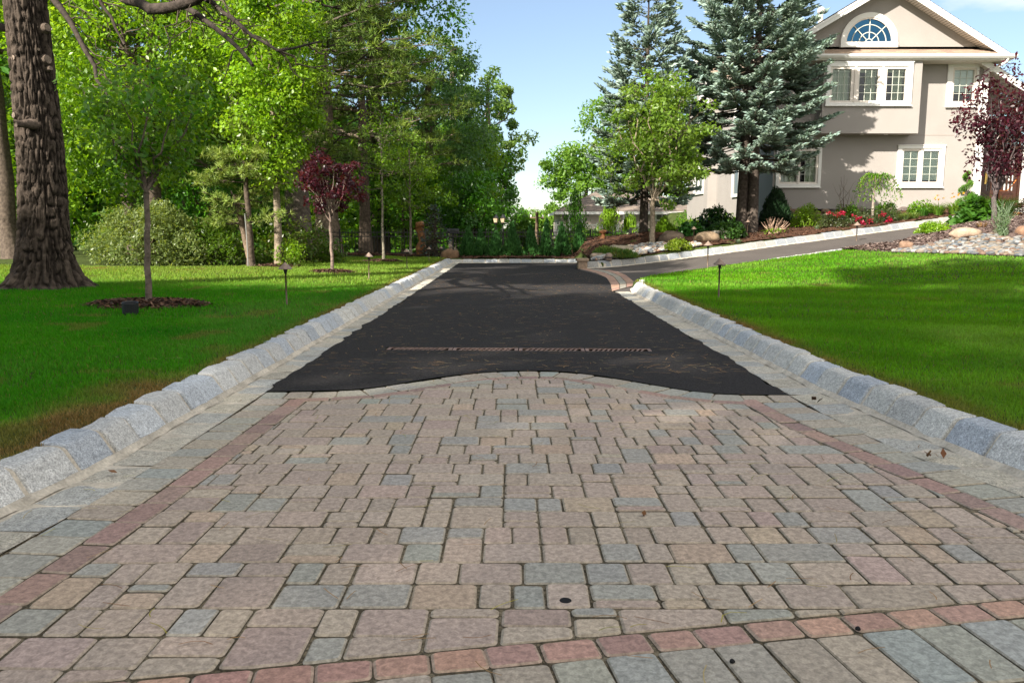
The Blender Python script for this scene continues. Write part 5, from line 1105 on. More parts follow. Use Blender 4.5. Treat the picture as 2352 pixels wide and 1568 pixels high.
# ---- neighbour's house with the white deck railing
NY = 46.0
M['siding'] = mat('siding', (.44, .385, .33), .8, .2, noise=(2, .05, 2)); M['shingle_grey'] = M['shingle']
nx0, nx1 = fx_(1289, 500, NY), fx_(1600, 500, NY); zb_, ze_ = -1.6, float(py(1290, 487, NY)[2])
nh = empty('neighbour_house', ((nx0+nx1)/2, NY, zb_), 'low grey beige sided house with a hip roof and white deck, far behind the fence', 'house')
def nb_(Gq, name, m, par=None):
    o = Gq.build(name, m, par or nh)
    if par is None: o.location = (-(nx0+nx1)/2, -NY, -zb_)
    return o
Gq = Geo(); k = 0; z = zb_
while z < ze_-.02:
    z1_ = min(z+.12, ze_); Gq.add([(nx0, NY-.02, z), (nx1, NY-.02, z), (nx1, NY, z1_), (nx0, NY, z1_)], A_([[0, 1, 2, 3]])); Gq.add([(nx0-.02, NY+8, z), (nx0-.02, NY, z), (nx0, NY, z1_), (nx0, NY+8, z1_)], A_([[0, 1, 2, 3]])); z = z1_
nb_(Gq, 'wall', M['siding'])
Gq = Geo(); e0, e1 = nx0-.35, nx1+.4; NS = [(.20, .165, .145), (.24, .20, .17), (.17, .145, .13), (.27, .22, .18)]; rz_ = ze_+1.35
shingles(Gq, (e0, NY-.4, ze_), (e1, NY-.4, ze_), (e1-2.6, NY+3.6, rz_), (e0+2.8, NY+3.6, rz_), .2, .5, NS, 31); shingles(Gq, (e0, NY+8, ze_), (e0, NY-.4, ze_), (e0+2.8, NY+3.6, rz_), (e0+2.8, NY+4, rz_), .2, .5, NS, 32)
nr_ = nb_(Gq, 'roof', M['shingle'])
Gq = Geo(); box(Gq, e0, e1, NY-.46, NY-.41, ze_-.14, ze_+.01); box(Gq, e0-.04, e0, NY-.46, NY+8, ze_-.14, ze_+.01); Gq.build('fascia', M['white'], nr_)
def nwin(u0, u1, v0, v1, n=2):
    x0, x1, z1_, z0_ = fx_(u0, 500, NY), fx_(u1, 500, NY), float(py(1400, v0, NY)[2]), float(py(1400, v1, NY)[2]); Gq = Geo(); frame(Gq, x0, x1, z0_, z1_, .10, NY-.09, NY-.021)
    for k in range(1, n): x = x0+(x1-x0)*k/n; box(Gq, x-.05, x+.05, NY-.085, NY-.022, z0_+.1, z1_-.1)
    o = nb_(Gq, 'window', M['white']); Gq = Geo(); box(Gq, x0+.1, x1-.1, NY-.04, NY-.0225, z0_+.1, z1_-.1); Gq.build('pane', M['pane_dark'], o)
nwin(1305, 1339, 489.5, 530); nwin(1430, 1446, 494, 530, 1); nwin(1504, 1537, 489, 508)
yd = NY-2.4; zd = float(py(1400, 533, yd)[2]); zt_ = float(py(1400, 515.5, yd)[2]); x0, x1 = fx_(1276, 500, yd), fx_(1468, 500, yd)
Gq = Geo(); box(Gq, x0, x1, yd, NY-.03, zd-.22, zd-.06); deck = nb_(Gq, 'deck', M['white'])
Gq = Geo(); box(Gq, x0, x1, yd, yd+.06, zt_-.06, zt_); box(Gq, x0, x1, yd+.01, yd+.05, zd, zd+.05)
for k in range(int((x1-x0)/.13)): x = x0+.065+k*.13; box(Gq, x-.02, x+.02, yd+.015, yd+.045, zd+.05, zt_-.06)
for x in np.linspace(x0, x1, 5): box(Gq, x-.06, x+.06, yd-.03, yd+.09, zd-.1, zt_+.08)
Gq.build('railing', M['white'], deck)
Gq = Geo(); 
for x in np.linspace(x0+.1, x1-.1, 4): box(Gq, x-.07, x+.07, yd+.1, yd+.24, -2.2, zd-.22)
Gq.build('deck_post', M['white'], deck)
Gq = Geo(); xl = fx_(1299, 498, NY); zl = float(py(1299, 498, NY)[2]); box(Gq, xl-.09, xl+.09, NY-.2, NY-.03, zl-.18, zl+.16); lathe(Gq, [(.14, zl+.16), (.03, zl+.30), (0, zl+.32)], (xl, NY-.115, 0), 8); nb_(Gq, 'wall_lantern', M['blackmetal'])
# ================================================================== TREES AND PLANTS
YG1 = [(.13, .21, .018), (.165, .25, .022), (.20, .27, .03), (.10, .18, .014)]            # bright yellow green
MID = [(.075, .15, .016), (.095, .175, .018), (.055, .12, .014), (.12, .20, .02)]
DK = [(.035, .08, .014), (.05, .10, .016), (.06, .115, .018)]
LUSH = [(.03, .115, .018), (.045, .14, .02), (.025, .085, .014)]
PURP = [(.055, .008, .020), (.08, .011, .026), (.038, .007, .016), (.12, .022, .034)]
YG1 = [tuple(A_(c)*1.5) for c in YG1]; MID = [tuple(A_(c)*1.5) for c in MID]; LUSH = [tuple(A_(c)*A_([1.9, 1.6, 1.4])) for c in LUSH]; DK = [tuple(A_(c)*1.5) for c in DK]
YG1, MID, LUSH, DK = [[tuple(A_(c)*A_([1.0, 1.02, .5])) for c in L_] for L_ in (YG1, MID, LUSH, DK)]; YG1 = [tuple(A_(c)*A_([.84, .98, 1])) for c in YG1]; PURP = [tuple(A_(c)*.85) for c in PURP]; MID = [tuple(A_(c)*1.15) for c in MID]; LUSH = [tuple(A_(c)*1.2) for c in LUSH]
# ---- the big tree at the left
def big_tree():
    pos = on(-6.72, 11.45, -.02); e = empty('big_tree', pos, 'massive old tree with deeply furrowed bark and flaring roots at the left edge', 'tree'); r = np.random.default_rng(5)
    n, m = 210, 460; hgt = 13.0; t = np.linspace(0, 1, m)**1.7; z = t*hgt-.12; th = np.arange(n)*2*np.pi/n
    Z_, T_ = np.meshgrid(z, th, indexing='ij'); rb = np.interp(z, [-.2, 0, .15, .4, .8, 1.6, 4, 8, 13], [.62, .52, .44, .375, .335, .315, .265, .22, .12])[:, None]
    lob = (np.abs(np.sin(T_*2.5+.6))**1.5)*.9+.35*np.sin(T_*3+1); R_ = rb*(1+lob*.36*np.exp(-np.clip(Z_, 0, 9)/.22))
    # furrowed bark: ridges stretched along the trunk, broken into plates
    cxs, sns = np.cos(T_), np.sin(T_); q = np.stack([cxs*4.6, sns*4.6, Z_*2.3], -1); warp = (vnoise(q*.8, 3)-.5)*.8
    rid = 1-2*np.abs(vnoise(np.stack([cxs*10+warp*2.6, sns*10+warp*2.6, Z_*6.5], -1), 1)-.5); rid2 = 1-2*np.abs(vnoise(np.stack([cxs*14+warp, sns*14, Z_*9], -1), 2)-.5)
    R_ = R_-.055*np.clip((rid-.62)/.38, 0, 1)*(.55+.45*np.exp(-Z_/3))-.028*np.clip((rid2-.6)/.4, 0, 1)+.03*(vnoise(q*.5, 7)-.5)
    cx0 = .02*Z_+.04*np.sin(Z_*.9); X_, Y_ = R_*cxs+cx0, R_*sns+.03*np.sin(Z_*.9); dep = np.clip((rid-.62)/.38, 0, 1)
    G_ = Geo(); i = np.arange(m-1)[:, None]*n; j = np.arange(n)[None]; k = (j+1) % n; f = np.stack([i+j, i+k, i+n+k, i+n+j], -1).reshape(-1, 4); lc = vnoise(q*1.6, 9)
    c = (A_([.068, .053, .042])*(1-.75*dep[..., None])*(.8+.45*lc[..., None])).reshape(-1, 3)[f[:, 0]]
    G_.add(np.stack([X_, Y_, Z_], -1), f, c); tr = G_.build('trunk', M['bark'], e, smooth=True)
    for u, v, s in ((95, 57, .075), (96, 131, .085), (27, 132, .055), (28, 264, .06), (103, 152, .04), (80, 110, .03)):
        p = py(u, v, 11.45-.25)-pos; rs = float(np.interp(p[2], z, rb[:, 0])); dx = float(np.clip(p[0]-.02*p[2], -rs*.92, rs*.92)); dy = -math.sqrt(rs*rs-dx*dx); p = A_([p[0], dy+.02, p[2]]); ax = unit(A_([dx, dy, .02])); s *= .74; S_ = Geo(); tube(S_, [p-ax*.12, p-ax*.06, p-ax*.022, p-ax*.008], [s*1.5, s*1.3, s*1.15, s*.95], 14, (.10, .078, .062)); o = S_.build('branch_scar', M['bark'], tr, smooth=True)
        S_ = Geo(); ux = unit(np.cross(ax, [0, 0, 1.])); uy = np.cross(ux, ax); a = np.arange(14)*2*np.pi/14; S_.add(p-ax*.006+s*.86*(np.cos(a)[:, None]*ux+np.sin(a)[:, None]*uy), [tuple(range(14))], (.21, .165, .13)); S_.build('sawn_face', M['bark'], tr)
    S_ = Geo(); p = py(62, 285, 11.1)-pos; tube(S_, [p+A_([.02, .2, .02]), p, p+A_([-.04, -.08, -.01]), p+A_([-.07, -.14, -.02])], [.085, .06, .045, .038], 9, (.09, .07, .056)); S_.build('branch_stub', M['bark'], tr, smooth=True)
    # bare lower limbs that hang into the picture
    def limb(px, Y0, Y1, r0, r1, name='bare_branch', tw=6, seed=1):
        rr_ = np.random.default_rng(seed); P = A_([py(u, v, Y0+(Y1-Y0)*k/(len(px)-1)) for k, (u, v) in enumerate(px)])-pos; S_ = Geo(); C = resample(P, 16); C[1:-1] += rr_.normal(0, .012, (14, 3)); tube(S_, C, np.linspace(r0, r1, 16)*(1+rr_.normal(0, .06, 16)), 8, (.05, .04, .033))
        for q in range(tw):
            a = C[rr_.integers(4, 15)]; d = unit(A_([rr_.uniform(-.5, 1), rr_.uniform(-.4, .4), rr_.uniform(-.8, .3)])); L_ = rr_.uniform(.3, .9); b = a+d*L_; cv = curve(a, b, rr_.uniform(-.25, .05), 7, rr_, .05); tube(S_, cv, np.linspace(.012, .003, 7), 4, (.10, .08, .06))
            for w in range(3): s_ = cv[rr_.integers(2, 6)]; tube(S_, curve(s_, s_+unit(d+rr_.normal(0, .6, 3))*L_*.4, -.15, 5, rr_, .06), np.linspace(.006, .002, 5), 3, (.12, .095, .07), cap=False)
        S_.build(name, M['bark'], e, smooth=True)
    limb([(60, -260), (180, -90), (255, -25), (290, -2), (335, 16), (372, 24), (410, 14), (470, -12), (520, -50)], 11.3, 9.5, .10, .05, tw=5, seed=2)
    limb([(70, -200), (95, -60), (123, -2), (155, 45), (178, 84), (212, 142), (232, 194), (259, 231)], 11.3, 10.2, .06, .018, tw=9, seed=3)
    limb([(100, -230), (200, -70), (231, -2), (255, 44), (270, 76), (286, 103)], 11.3, 11.0, .05, .014, tw=5, seed=4)
    limb([(90, -300), (300, -90), (400, -8), (434, 20), (475, 47), (510, 76), (548, 108), (581, 151)], 11.3, 9.0, .075, .018, tw=14, seed=5)
    limb([(300, -120), (420, -40), (469, 0), (513, 26), (557, 61), (588, 91), (640, 116), (700, 112), (735, 96)], 10.4, 8.5, .04, .010, tw=12, seed=6)
    limb([(60, -240), (-20, -100), (-60, 40), (10, 62), (28, 70)], 11.3, 11.5, .06, .05, tw=3, seed=8)
    # high crown, above the picture: pine boughs
    PP_l, r2 = [], np.random.default_rng(8)
    G2 = Geo(); G3 = Geo()
    for k in range(26):
        z0_ = r2.uniform(7.5, 12.5); a = r2.uniform(0, 6.28); L_ = r2.uniform(1.5, 4.2)*np.interp(z0_, [6, 9, 13], [1, 1, .45]); b = curve([-.035*z0_, 0, z0_], [L_*math.cos(a), L_*math.sin(a), z0_+L_*.2], -.04, 6, r2, .04); tube(G2, b, np.linspace(.06, .015, 6), 5, BARK)
        m_ = int(60*L_/3); w = r2.uniform(.35, 1, m_); ii = np.minimum((w*5).astype(int), 4); PP_l.append(b[ii]+r2.normal(0, .42, (m_, 3))*A_([1, 1, .35]))
    G2.build('upper_limbs', M['bark'], e, smooth=True); P = np.repeat(np.concatenate(PP_l), 16, 0); spikes(G3, P, unit(rdir(len(P), r2)+A_([0, 0, .4])), .24, .028, vary((.03, .085, .018), len(P), r2), r2); G3.build('crown', M['needle'], e)
big_tree()
# ---- trees standing on the left lawn
tree('young_tree', 'slender young tree in dark leaf, nearest to the camera, ringed with mulch', 'tree', PS+A_([0, 0, .02]), 1.27, .040, (0.06, 0, 1.98), (.95, .85, .82), 54, 3000, .092, LUSH+MID+[(.06, .15, .02)], 11, crad=.34, bark=A_([.13, .105, .085]), shell=.25, fork=1, twigs=300, leaf_kw=dict(droop=.1, aspect=.42), limb_r=.5, nprim=9, up_bias=-.05, flare=1.25, lean=(.06, 0), shape=lambda q: np.stack([q[:, 0]*(.62+.38*np.clip(q[:, 2]+.5, 0, 1)), q[:, 1]*(.62+.38*np.clip(q[:, 2]+.5, 0, 1)), q[:, 2]], 1))
tree('purple_plum_tree', 'small purple leaved plum tree with a round crown on the left lawn', 'tree', PP_+A_([0, 0, .02]), 1.0, .036, (0, 0, 1.82), (.74, .65, .66), 70, 4000, .074, PURP, 12, crad=.165, bark=A_([.20, .15, .125]), shell=.4, fork=1, twigs=160, leaf_kw=dict(aspect=.6), limb_r=.55, nprim=11, up_bias=-.04)
tree('pear_tree', 'tall bright yellow green pear tree behind the nearest path light', 'tree', PY, 6.2, .085, (0.05, 0, 4.3), (1.22, 1.1, 3.0), 170, 24000, .092, YG1, 13, crad=.42, bark=A_([.20, .16, .12]), shell=.45, twigs=100, leaf_kw=dict(aspect=.62))
tree('thin_sapling', 'thin sparse sapling with a bare pale stem in the mulch ring behind the plum tree', 'tree', PT, 4.0, .035, (0, 0, 3.1), (.62, .55, 1.7), 46, 1500, .085, MID, 14, crad=.25, bark=A_([.19, .17, .13]), shell=.3, twigs=150)
tree('thin_sapling', 'slim leafy sapling in its mulch ring, between the third and fourth path lights', 'tree', PQ, 3.4, .045, (0, 0, 2.75), (.95, .85, 1.55), 60, 3600, .085, MID+[(.10, .18, .025)], 15, crad=.3, bark=A_([.18, .15, .12]), shell=.4, twigs=100)
p = g(262, 612); p[1] += 1.6; p[2] = float(H(p[0], p[1]))
shrub('round_shrub', 'huge rounded grey green shrub spilling onto the left lawn behind the nearest sapling', p, (1.85, 1.5, 1.95), 15000, .085, [(.15, .21, .06), (.19, .25, .08), (.12, .18, .05), (.22, .28, .10)], 16, lobes=46, stems=14, crad=.24, leaf_kw=dict(aspect=.45))
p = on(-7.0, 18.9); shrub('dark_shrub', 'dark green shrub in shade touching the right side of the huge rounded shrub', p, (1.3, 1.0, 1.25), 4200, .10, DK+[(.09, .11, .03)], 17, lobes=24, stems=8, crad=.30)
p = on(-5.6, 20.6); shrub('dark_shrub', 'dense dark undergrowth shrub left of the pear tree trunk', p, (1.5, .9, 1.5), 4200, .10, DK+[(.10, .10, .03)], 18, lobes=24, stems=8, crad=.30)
p = g(664, 612); shrub('rose_bush', 'yellow green leafy bush at the foot of the pear tree and the big pine trunk', p+A_([0, .1, 0]), (.42, .35, .62), 900, .075, YG1+[(.16, .22, .04)], 19, lobes=14, stems=8, lift=.1)
# ---- two-stemmed little pine left of the pear tree
p = on(-5.95, 18.2); e = pine('small_pine', 'two stemmed little pine with pale soft tufts between the round shrub and the pear tree', p, 3.1, .07, 1.15, 1.1, 7, 20, [(.21, .30, .06), (.26, .33, .08), (.16, .24, .05)], tuft=16, nl=.15, dens=1.2)
Gq = Geo(); tube(Gq, [(.05, 0, -.1), (-.12, .02, .7), (-.30, .05, 1.6)], [.09, .07, .05], 9, (.15, .11, .08)); Gq.build('second_trunk', M['bark'], e, smooth=True)
# ---- the pines that fill the middle
DKP = [(.11, .18, .03), (.14, .22, .035), (.19, .27, .04), (.07, .13, .025)]
pine('white_pine', 'big white pine with a thick dark trunk and long needled boughs left of the drive', on(-5.75, 21.6), 13.5, .33, 2.5, 4.6, 19, 21, DKP+[(.13, .22, .04)], tuft=13, nl=.2, bark=A_([.10, .082, .068]), dens=1.7)
pine('white_pine', 'white pine behind the black fence with a pale sunlit trunk right of the plum tree', on(-7.0, 30.5), 13.0, .45, 3.4, 5.2, 15, 22, DKP, tuft=11, nl=.25, bark=A_([.22, .17, .13]), dens=1.2)
pine('white_pine', 'slimmer pine with two dark bare stems seen through the fence', on(-5.4, 29.6), 11.5, .2, 3.0, 3.8, 14, 23, DKP+[(.085, .14, .035)], tuft=11, nl=.22, dens=1.4)
# ---- woodland
WT = [('maple_tree', 'broad maple in fresh light leaf behind the round shrub', -8.75, 19.6, 9.0, .22, 2.9, 3.4, YG1+YG1+MID, 14500, .145, (.3, 0)),
      ('maple_tree', 'maple with silvery leaf undersides right behind the big tree', -12.8, 20.5, 11, .2, 4.0, 3.2, MID+[(.16, .22, .12)], 8500, .19, (0, 0)),
      ('woodland_tree', 'dense tall tree at the far left edge behind the big trunk', -17.0, 24.5, 12, .24, 4.5, 3.6, MID+LUSH, 7000, .22, (0, 0)),
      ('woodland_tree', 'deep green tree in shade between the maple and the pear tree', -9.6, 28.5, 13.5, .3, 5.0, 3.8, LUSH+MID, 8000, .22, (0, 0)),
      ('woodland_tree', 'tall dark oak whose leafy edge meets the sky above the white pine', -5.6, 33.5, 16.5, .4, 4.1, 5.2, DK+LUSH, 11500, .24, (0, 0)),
      ('woodland_tree', 'blue green tree with hanging leaves right of the white pine', -3.7, 36.5, 10.0, .3, 3.2, 4.0, [(.09, .21, .07), (.12, .25, .08), (.075, .17, .05)], 9500, .2, (0, 0)),
      ('woodland_tree', 'lower lush tree beyond the arborvitae at the left side of the sky gap', -2.4, 41.0, 7.6, .25, 1.9, 3.3, MID+MID+LUSH, 8500, .2, (0, 0)),
      ('woodland_tree', 'spreading tree far back on the left filling the wood', -15.5, 33.0, 13, .3, 5.5, 4.5, MID, 7500, .26, (0, 0)),
      ('woodland_tree', 'far green tree seen between the trunks on the left', -22.5, 32.0, 14, .3, 5.5, 4.5, MID+DK, 6500, .28, (0, 0))]
for i, (nm, lb, x, y, h_, tr, rw, rz2, cols, nl_, ls, ln) in enumerate(WT):
    tree(nm, lb, 'tree', on(x, y), h_*.75, tr, (0, 0, h_-rz2*1.02 if h_ > 9.5 else h_*.55), (rw, rw*.9, rz2), 95, int(nl_*2.0), ls*.84, cols, 40+i, crad=.85, shell=.45, lean=ln, bark=A_([.09, .07, .055]))
    if h_ > 9: pass
# lower skirts of the wood, as understory trees
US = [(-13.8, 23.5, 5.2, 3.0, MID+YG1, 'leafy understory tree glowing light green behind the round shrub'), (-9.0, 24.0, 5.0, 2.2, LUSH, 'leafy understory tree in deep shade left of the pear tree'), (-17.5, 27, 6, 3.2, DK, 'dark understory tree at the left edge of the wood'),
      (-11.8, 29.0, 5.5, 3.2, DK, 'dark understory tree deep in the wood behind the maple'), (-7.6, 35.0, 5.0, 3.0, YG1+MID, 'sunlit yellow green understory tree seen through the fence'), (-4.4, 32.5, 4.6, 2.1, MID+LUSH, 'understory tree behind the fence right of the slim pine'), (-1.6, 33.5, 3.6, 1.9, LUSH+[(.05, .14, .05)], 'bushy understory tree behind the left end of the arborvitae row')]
for i, (x, y, h_, rw, cols, lb) in enumerate(US):
    tree('understory_tree', lb, 'tree', on(x, y), h_*.5, .08, (0, 0, h_*.5), (rw, rw*.8, h_*.5), 60, 7000, .17, cols, 60+i, crad=.6, shell=.35, group='understory trees of the wood')
# ---- tall sparse oaks against the sky
def sparse(name, lb, x, y, h_, rw, rz2, zc_, seed, n=52, nl_=5200, tr=.22, ln=(0, 0)):
    return tree(name, lb, 'tree', on(x, y), h_*.86, tr, (rw*.1, 0, zc_), (rw, rw*.8, rz2), n, nl_, .24, [(.10, .20, .04), (.14, .25, .05), (.17, .27, .06)], seed, crad=.5, shell=.6, twigs=60, lean=ln, bark=A_([.17, .14, .115]), flat=.75)
sparse('sparse_oak', 'tall sparse oak with a crooked side limb reaching into the sky gap', -1.35, 46, 11.3, 2.5, 3.7, 7.3, 71, 50, 6000)
sparse('sparse_oak', 'thin half bare oak just left of the crooked limbed oak', -3.2, 44, 13.0, 1.5, 4.2, 8.2, 72, 46, 5200)
tree('woodland_tree', 'green column of ivy and leaves wrapping the lower trunk of the sparse oak', 'tree', on(-1.0, 45.0), 5, .2, (0, 0, 3.3), (1.25, 1.1, 3.3), 60, 6500, .22, LUSH+[(.05, .13, .04)], 73, crad=.6)
# ---- sunlit trees beyond, right of the sky gap
for i, (x, y, h_, rw, lb) in enumerate(((5.7, 62, 8.0, 3.9, 'sunlit yellow green tree far behind the neighbour house'), (1.9, 66, 4.0, 2.6, 'low sunlit tree in the bottom of the sky gap'), (8.8, 60, 9.2, 4.6, 'taller sunlit tree far behind the green leafed tree'), (14, 58, 8.4, 4.4, 'sunlit tree behind the neighbour house, mostly hidden by the spruces'))):
    tree('far_tree', lb, 'tree', on(x, y), h_*.6, .2, (0, 0, h_*.5), (rw, rw*.8, h_*.52), 100, 12000, .30, [(.13, .26, .03), (.17, .31, .04), (.10, .21, .028)], 80+i, crad=.85, group='sunlit far trees', shell=.6)
# far wood closing the view
Gq = Geo(); n = 70000; a = rng.uniform(0, 1, n); x = -62+a*61; y = 54+rng.uniform(0, 8, n)+6*np.sin(a*9); top = np.interp(x, [-62, -30, -12, -4, -1], [17, 16, 13, 8, 4])*(.75+.4*vnoise(np.stack([x*.35, y*0], -1), 2)); z = rng.uniform(0, 1, n)**.8*top-1
leaves(Gq, np.stack([x, y, z], 1), .85, palette(DK+LUSH, n)); tag(Gq.build('distant_woodland', M['leaf']), 'dense dark woodland closing the view behind the left trees', 'woodland', kind='stuff')
Gq = Geo(); n = 14000; x = rng.uniform(-1, 8.8, n); y = rng.uniform(28.7, 42, n); z = H(x, y)+rng.uniform(0, 1, n)**2*(.15+.25*vnoise(np.stack([x*.9, y*.7], -1), 8)); leaves(Gq, np.stack([x, y, z], 1), .16, palette(MID+LUSH, n)); tag(Gq.build('undergrowth', M['leaf']), 'low green undergrowth on the slope beyond the fence', 'undergrowth', kind='stuff')
# ---- arborvitae along the end of the drive
ARB = [(1076, 514), (1104, 522), (1140, 519), (1177, 500), (1219, 509), (1255, 493), (1291, 503), (1331, 505)]
AL = ['first arborvitae of the row at the left end, broad and dark', 'second arborvitae from the left, short and ragged', 'third arborvitae from the left, before the lantern posts', 'fourth arborvitae from the left, tall beside the tiny path light', 'fifth arborvitae from the left with an open top', 'sixth arborvitae, the slimmest and tallest of the row', 'seventh arborvitae, wide and soft near the right end', 'eighth arborvitae at the right end, next to the stone pier']
for i, ((u, vt), lb) in enumerate(zip(ARB, AL)):
    p = g(u, 590); p = on(p[0], 26.3+.12*math.sin(i*3)); p[0] = fx_(u, 560, p[1]); h_ = py(u, vt, p[1])[2]-p[2]; w = [.36, .31, .31, .35, .31, .25, .34, .32][i]
    shrub('arborvitae', lb, p, (w, w, h_*.92), 2600, .13, [(.045, .15, .03), (.06, .18, .036), (.03, .11, .025)], 100+i, 'arborvitae', 'spray', 40, 'arborvitae hedge row', 3, conic=.86, crad=.30)
# ---- conifers
spruce('small_blue_spruce', 'small blue spruce at the corner of the left lawn in front of the fence', on(fx_(1000, 560, 26.0), 26.0), 1.52, .52, .05, 120, nwh=13, per=8, trunk_r=.04, shoot=.09, cols=[(.085, .13, .13), (.07, .11, .12), (.10, .15, .14)], dens=.8)
spruce('blue_spruce', 'left blue spruce, a slim spire standing alone against the sky behind the leafy tree', on(fx_(1478, 545, 24.6), 24.6), 7.2, 1.62, 1.15, 121, nwh=23, per=8, trunk_r=.13, dens=2.3, prof=lambda f: np.interp(f, [0, .2, .47, .68, .89, 1], [.95, 1, .88, .62, .40, .05]))
spruce('blue_spruce', 'right blue spruce, broad with twin trunks, shading the stucco wall', on(fx_(1716, 525, 25.2), 25.2), 11.2, 2.2, 2.15, 122, trunks=((.16, 0), (-.17, .1)), nwh=30, per=10, trunk_r=.17, bare=.35, dens=2.6, prof=lambda f: np.interp(f, [0, .08, .29, .48, .64, 1], [.86, 1, 1, .92, .72, .05]))
# ---- the light green tree before the left spruce
p = on(fx_(1498, 560, 22.9), 22.9); tree('leafy_tree', 'light green broad vase shaped tree in the mulch mound, before the left spruce', 'tree', p, 1.25, .085, (.12, 0, 3.0), (1.9, 1.5, 2.05), 100, 9000, .13, [(.15, .26, .03), (.18, .29, .04), (.12, .23, .025)], 130, crad=.40, bark=A_([.30, .24, .18]), shell=.3, fork=1, twigs=340, leaf_kw=dict(droop=.25, aspect=.5), limb_r=.5, nprim=12, up_bias=-.02, flat=.6)
# ---- foundation planting (depths follow the mulch bed)
def at(u, v, Y=None):
    p = g(u, v); return p if Y is None else on(fx_(u, v, Y), Y)
def hgt(u, vt, p): return max(.1, float(py(u, vt, p[1])[2]-p[2]))
p = at(1780, 528, 26.2); shrub('yew', 'very dark dense cone shaped yew against the wall beside the right spruce', p, (.68, .6, hgt(1780, 424, p)), 6500, .10, [(.010, .034, .012), (.015, .045, .014), (.02, .06, .016)], 140, 'yew', 'spray', 46, stems=4, conic=.72, crad=.28)
p = at(1850, 528, 25.6); shrub('golden_shrub', 'yellow green airy shrub between the dark yew and the red roses', p, (.58, .5, hgt(1850, 466, p)), 2600, .07, YG1+[(.16, .24, .03)], 141, lobes=22, conic=.3)
p = at(1668, 552, 23.9); shrub('rhododendron', 'glossy dark leaved rhododendron in front of the twin spruce trunks', p, (.62, .5, hgt(1668, 500, p)*.95), 1500, .15, [(.025, .075, .018), (.045, .12, .025), (.07, .16, .03)], 142, 'rhododendron', lobes=16, leaf_kw=dict(aspect=.34, up=.1))
p = at(1636, 530, 25.2); shrub('laurel', 'tall dark shrub behind the rhododendron, left of the right spruce', p, (.8, .6, hgt(1636, 462, p)), 2600, .13, [(.018, .06, .02), (.03, .085, .025), (.06, .15, .03)], 143, lobes=22)
p = at(1588, 556, 23.9); shrub('hydrangea', 'fresh green broad leaved shrub behind the golden mound, below the leafy tree', p, (.50, .45, hgt(1588, 508, p)), 900, .15, [(.035, .13, .025), (.05, .17, .03)], 144, lobes=14, leaf_kw=dict(aspect=.7))
p = at(1560, 574); shrub('golden_mound', 'low golden yellow mounded shrub near the kerb left of the tan boulder', p, (.42, .36, .34), 2400, .06, [(.22, .32, .03), (.30, .38, .04), (.15, .26, .025)], 145, lobes=20, stems=3)
p = at(1525, 556, 24.3); shrub('young_fir', 'young yellow green fir behind the pale trunk of the leafy tree', p, (.34, .3, hgt(1525, 498, p)*.95), 1200, .10, YG1, 146, 'young fir', 'spray', 26, conic=.8)
p = at(1395, 587); shrub('low_juniper', 'low spreading juniper with golden tips nearest the carved timber post', p, (.40, .3, .24), 1200, .09, [(.10, .22, .03), (.07, .17, .025), (.22, .30, .05)], 147, 'juniper', 'spray', 16, 'low junipers', 3)
p = at(1432, 593); shrub('low_juniper', 'low spreading juniper in front of the pale tan boulder', p, (.40, .3, .22), 1200, .09, [(.10, .22, .03), (.07, .17, .025), (.24, .22, .05)], 148, 'juniper', 'spray', 16, 'low junipers', 3)
for u, Y, w, vt, sd_, lb in ((1945, 27.0, .45, 460, 149, 'round green boxwood at the wall with a bare twig, left of the weeping tree'), (2032, 27.1, .42, 457, 150, 'round green boxwood at the wall directly behind the weeping tree'), (2112, 26.9, .52, 454, 151, 'largest spreading boxwood, below the lower right window')):
    p = at(u, 490, Y); shrub('boxwood', lb, p, (w, .4, hgt(u, vt, p)), 1300, .085, MID+LUSH, sd_, lobes=16, group='boxwoods along the wall')
p = at(1940, 490, 26.8); Gq = Geo(); r_ = np.random.default_rng(3)
for k in range(5): b = A_([r_.uniform(-.25, .25), r_.uniform(-.1, .1), r_.uniform(.9, 1.5)]); c = curve((0, 0, 0), b, .02, 6, r_, .04); tube(Gq, c, np.linspace(.012, .003, 6), 4, (.13, .09, .07)); tube(Gq, curve(c[3], c[3]+A_([r_.uniform(-.25, .25), 0, .4]), 0, 4, r_), np.linspace(.006, .002, 4), 3, (.13, .09, .07))
o = Gq.build('bare_twig', M['bark'], smooth=True); o.location = p; tag(o, 'leafless thin twigs rising before the wall beside the left boxwood', 'twig')
# pruned stub shrub
p = at(1777, 533, 24.4); e = empty('pruned_shrub', p, 'hard pruned shrub of bare pale stubs with a few leaves before the yew', 'shrub'); Gq = Geo(); r_ = np.random.default_rng(9)
for k in range(26): a = r_.uniform(-1.2, 1.2); b = A_([math.sin(a)*.48, r_.uniform(-.25, .1), .18+.30*math.cos(a)*r_.uniform(.7, 1.1)]); tube(Gq, curve((r_.normal(0, .05), 0, 0), b, -.03, 4, r_), np.linspace(.018, .011, 4), 5, (.33, .23, .17))
Gq.build('stem', M['bark'], e, smooth=True); Gq = Geo(); leaves(Gq, r_.normal(0, .13, (160, 3))*A_([1.2, .8, .35])+A_([0, -.08, .10]), .07, palette(MID, 160), r=r_); Gq.build('foliage', M['leaf'], e)
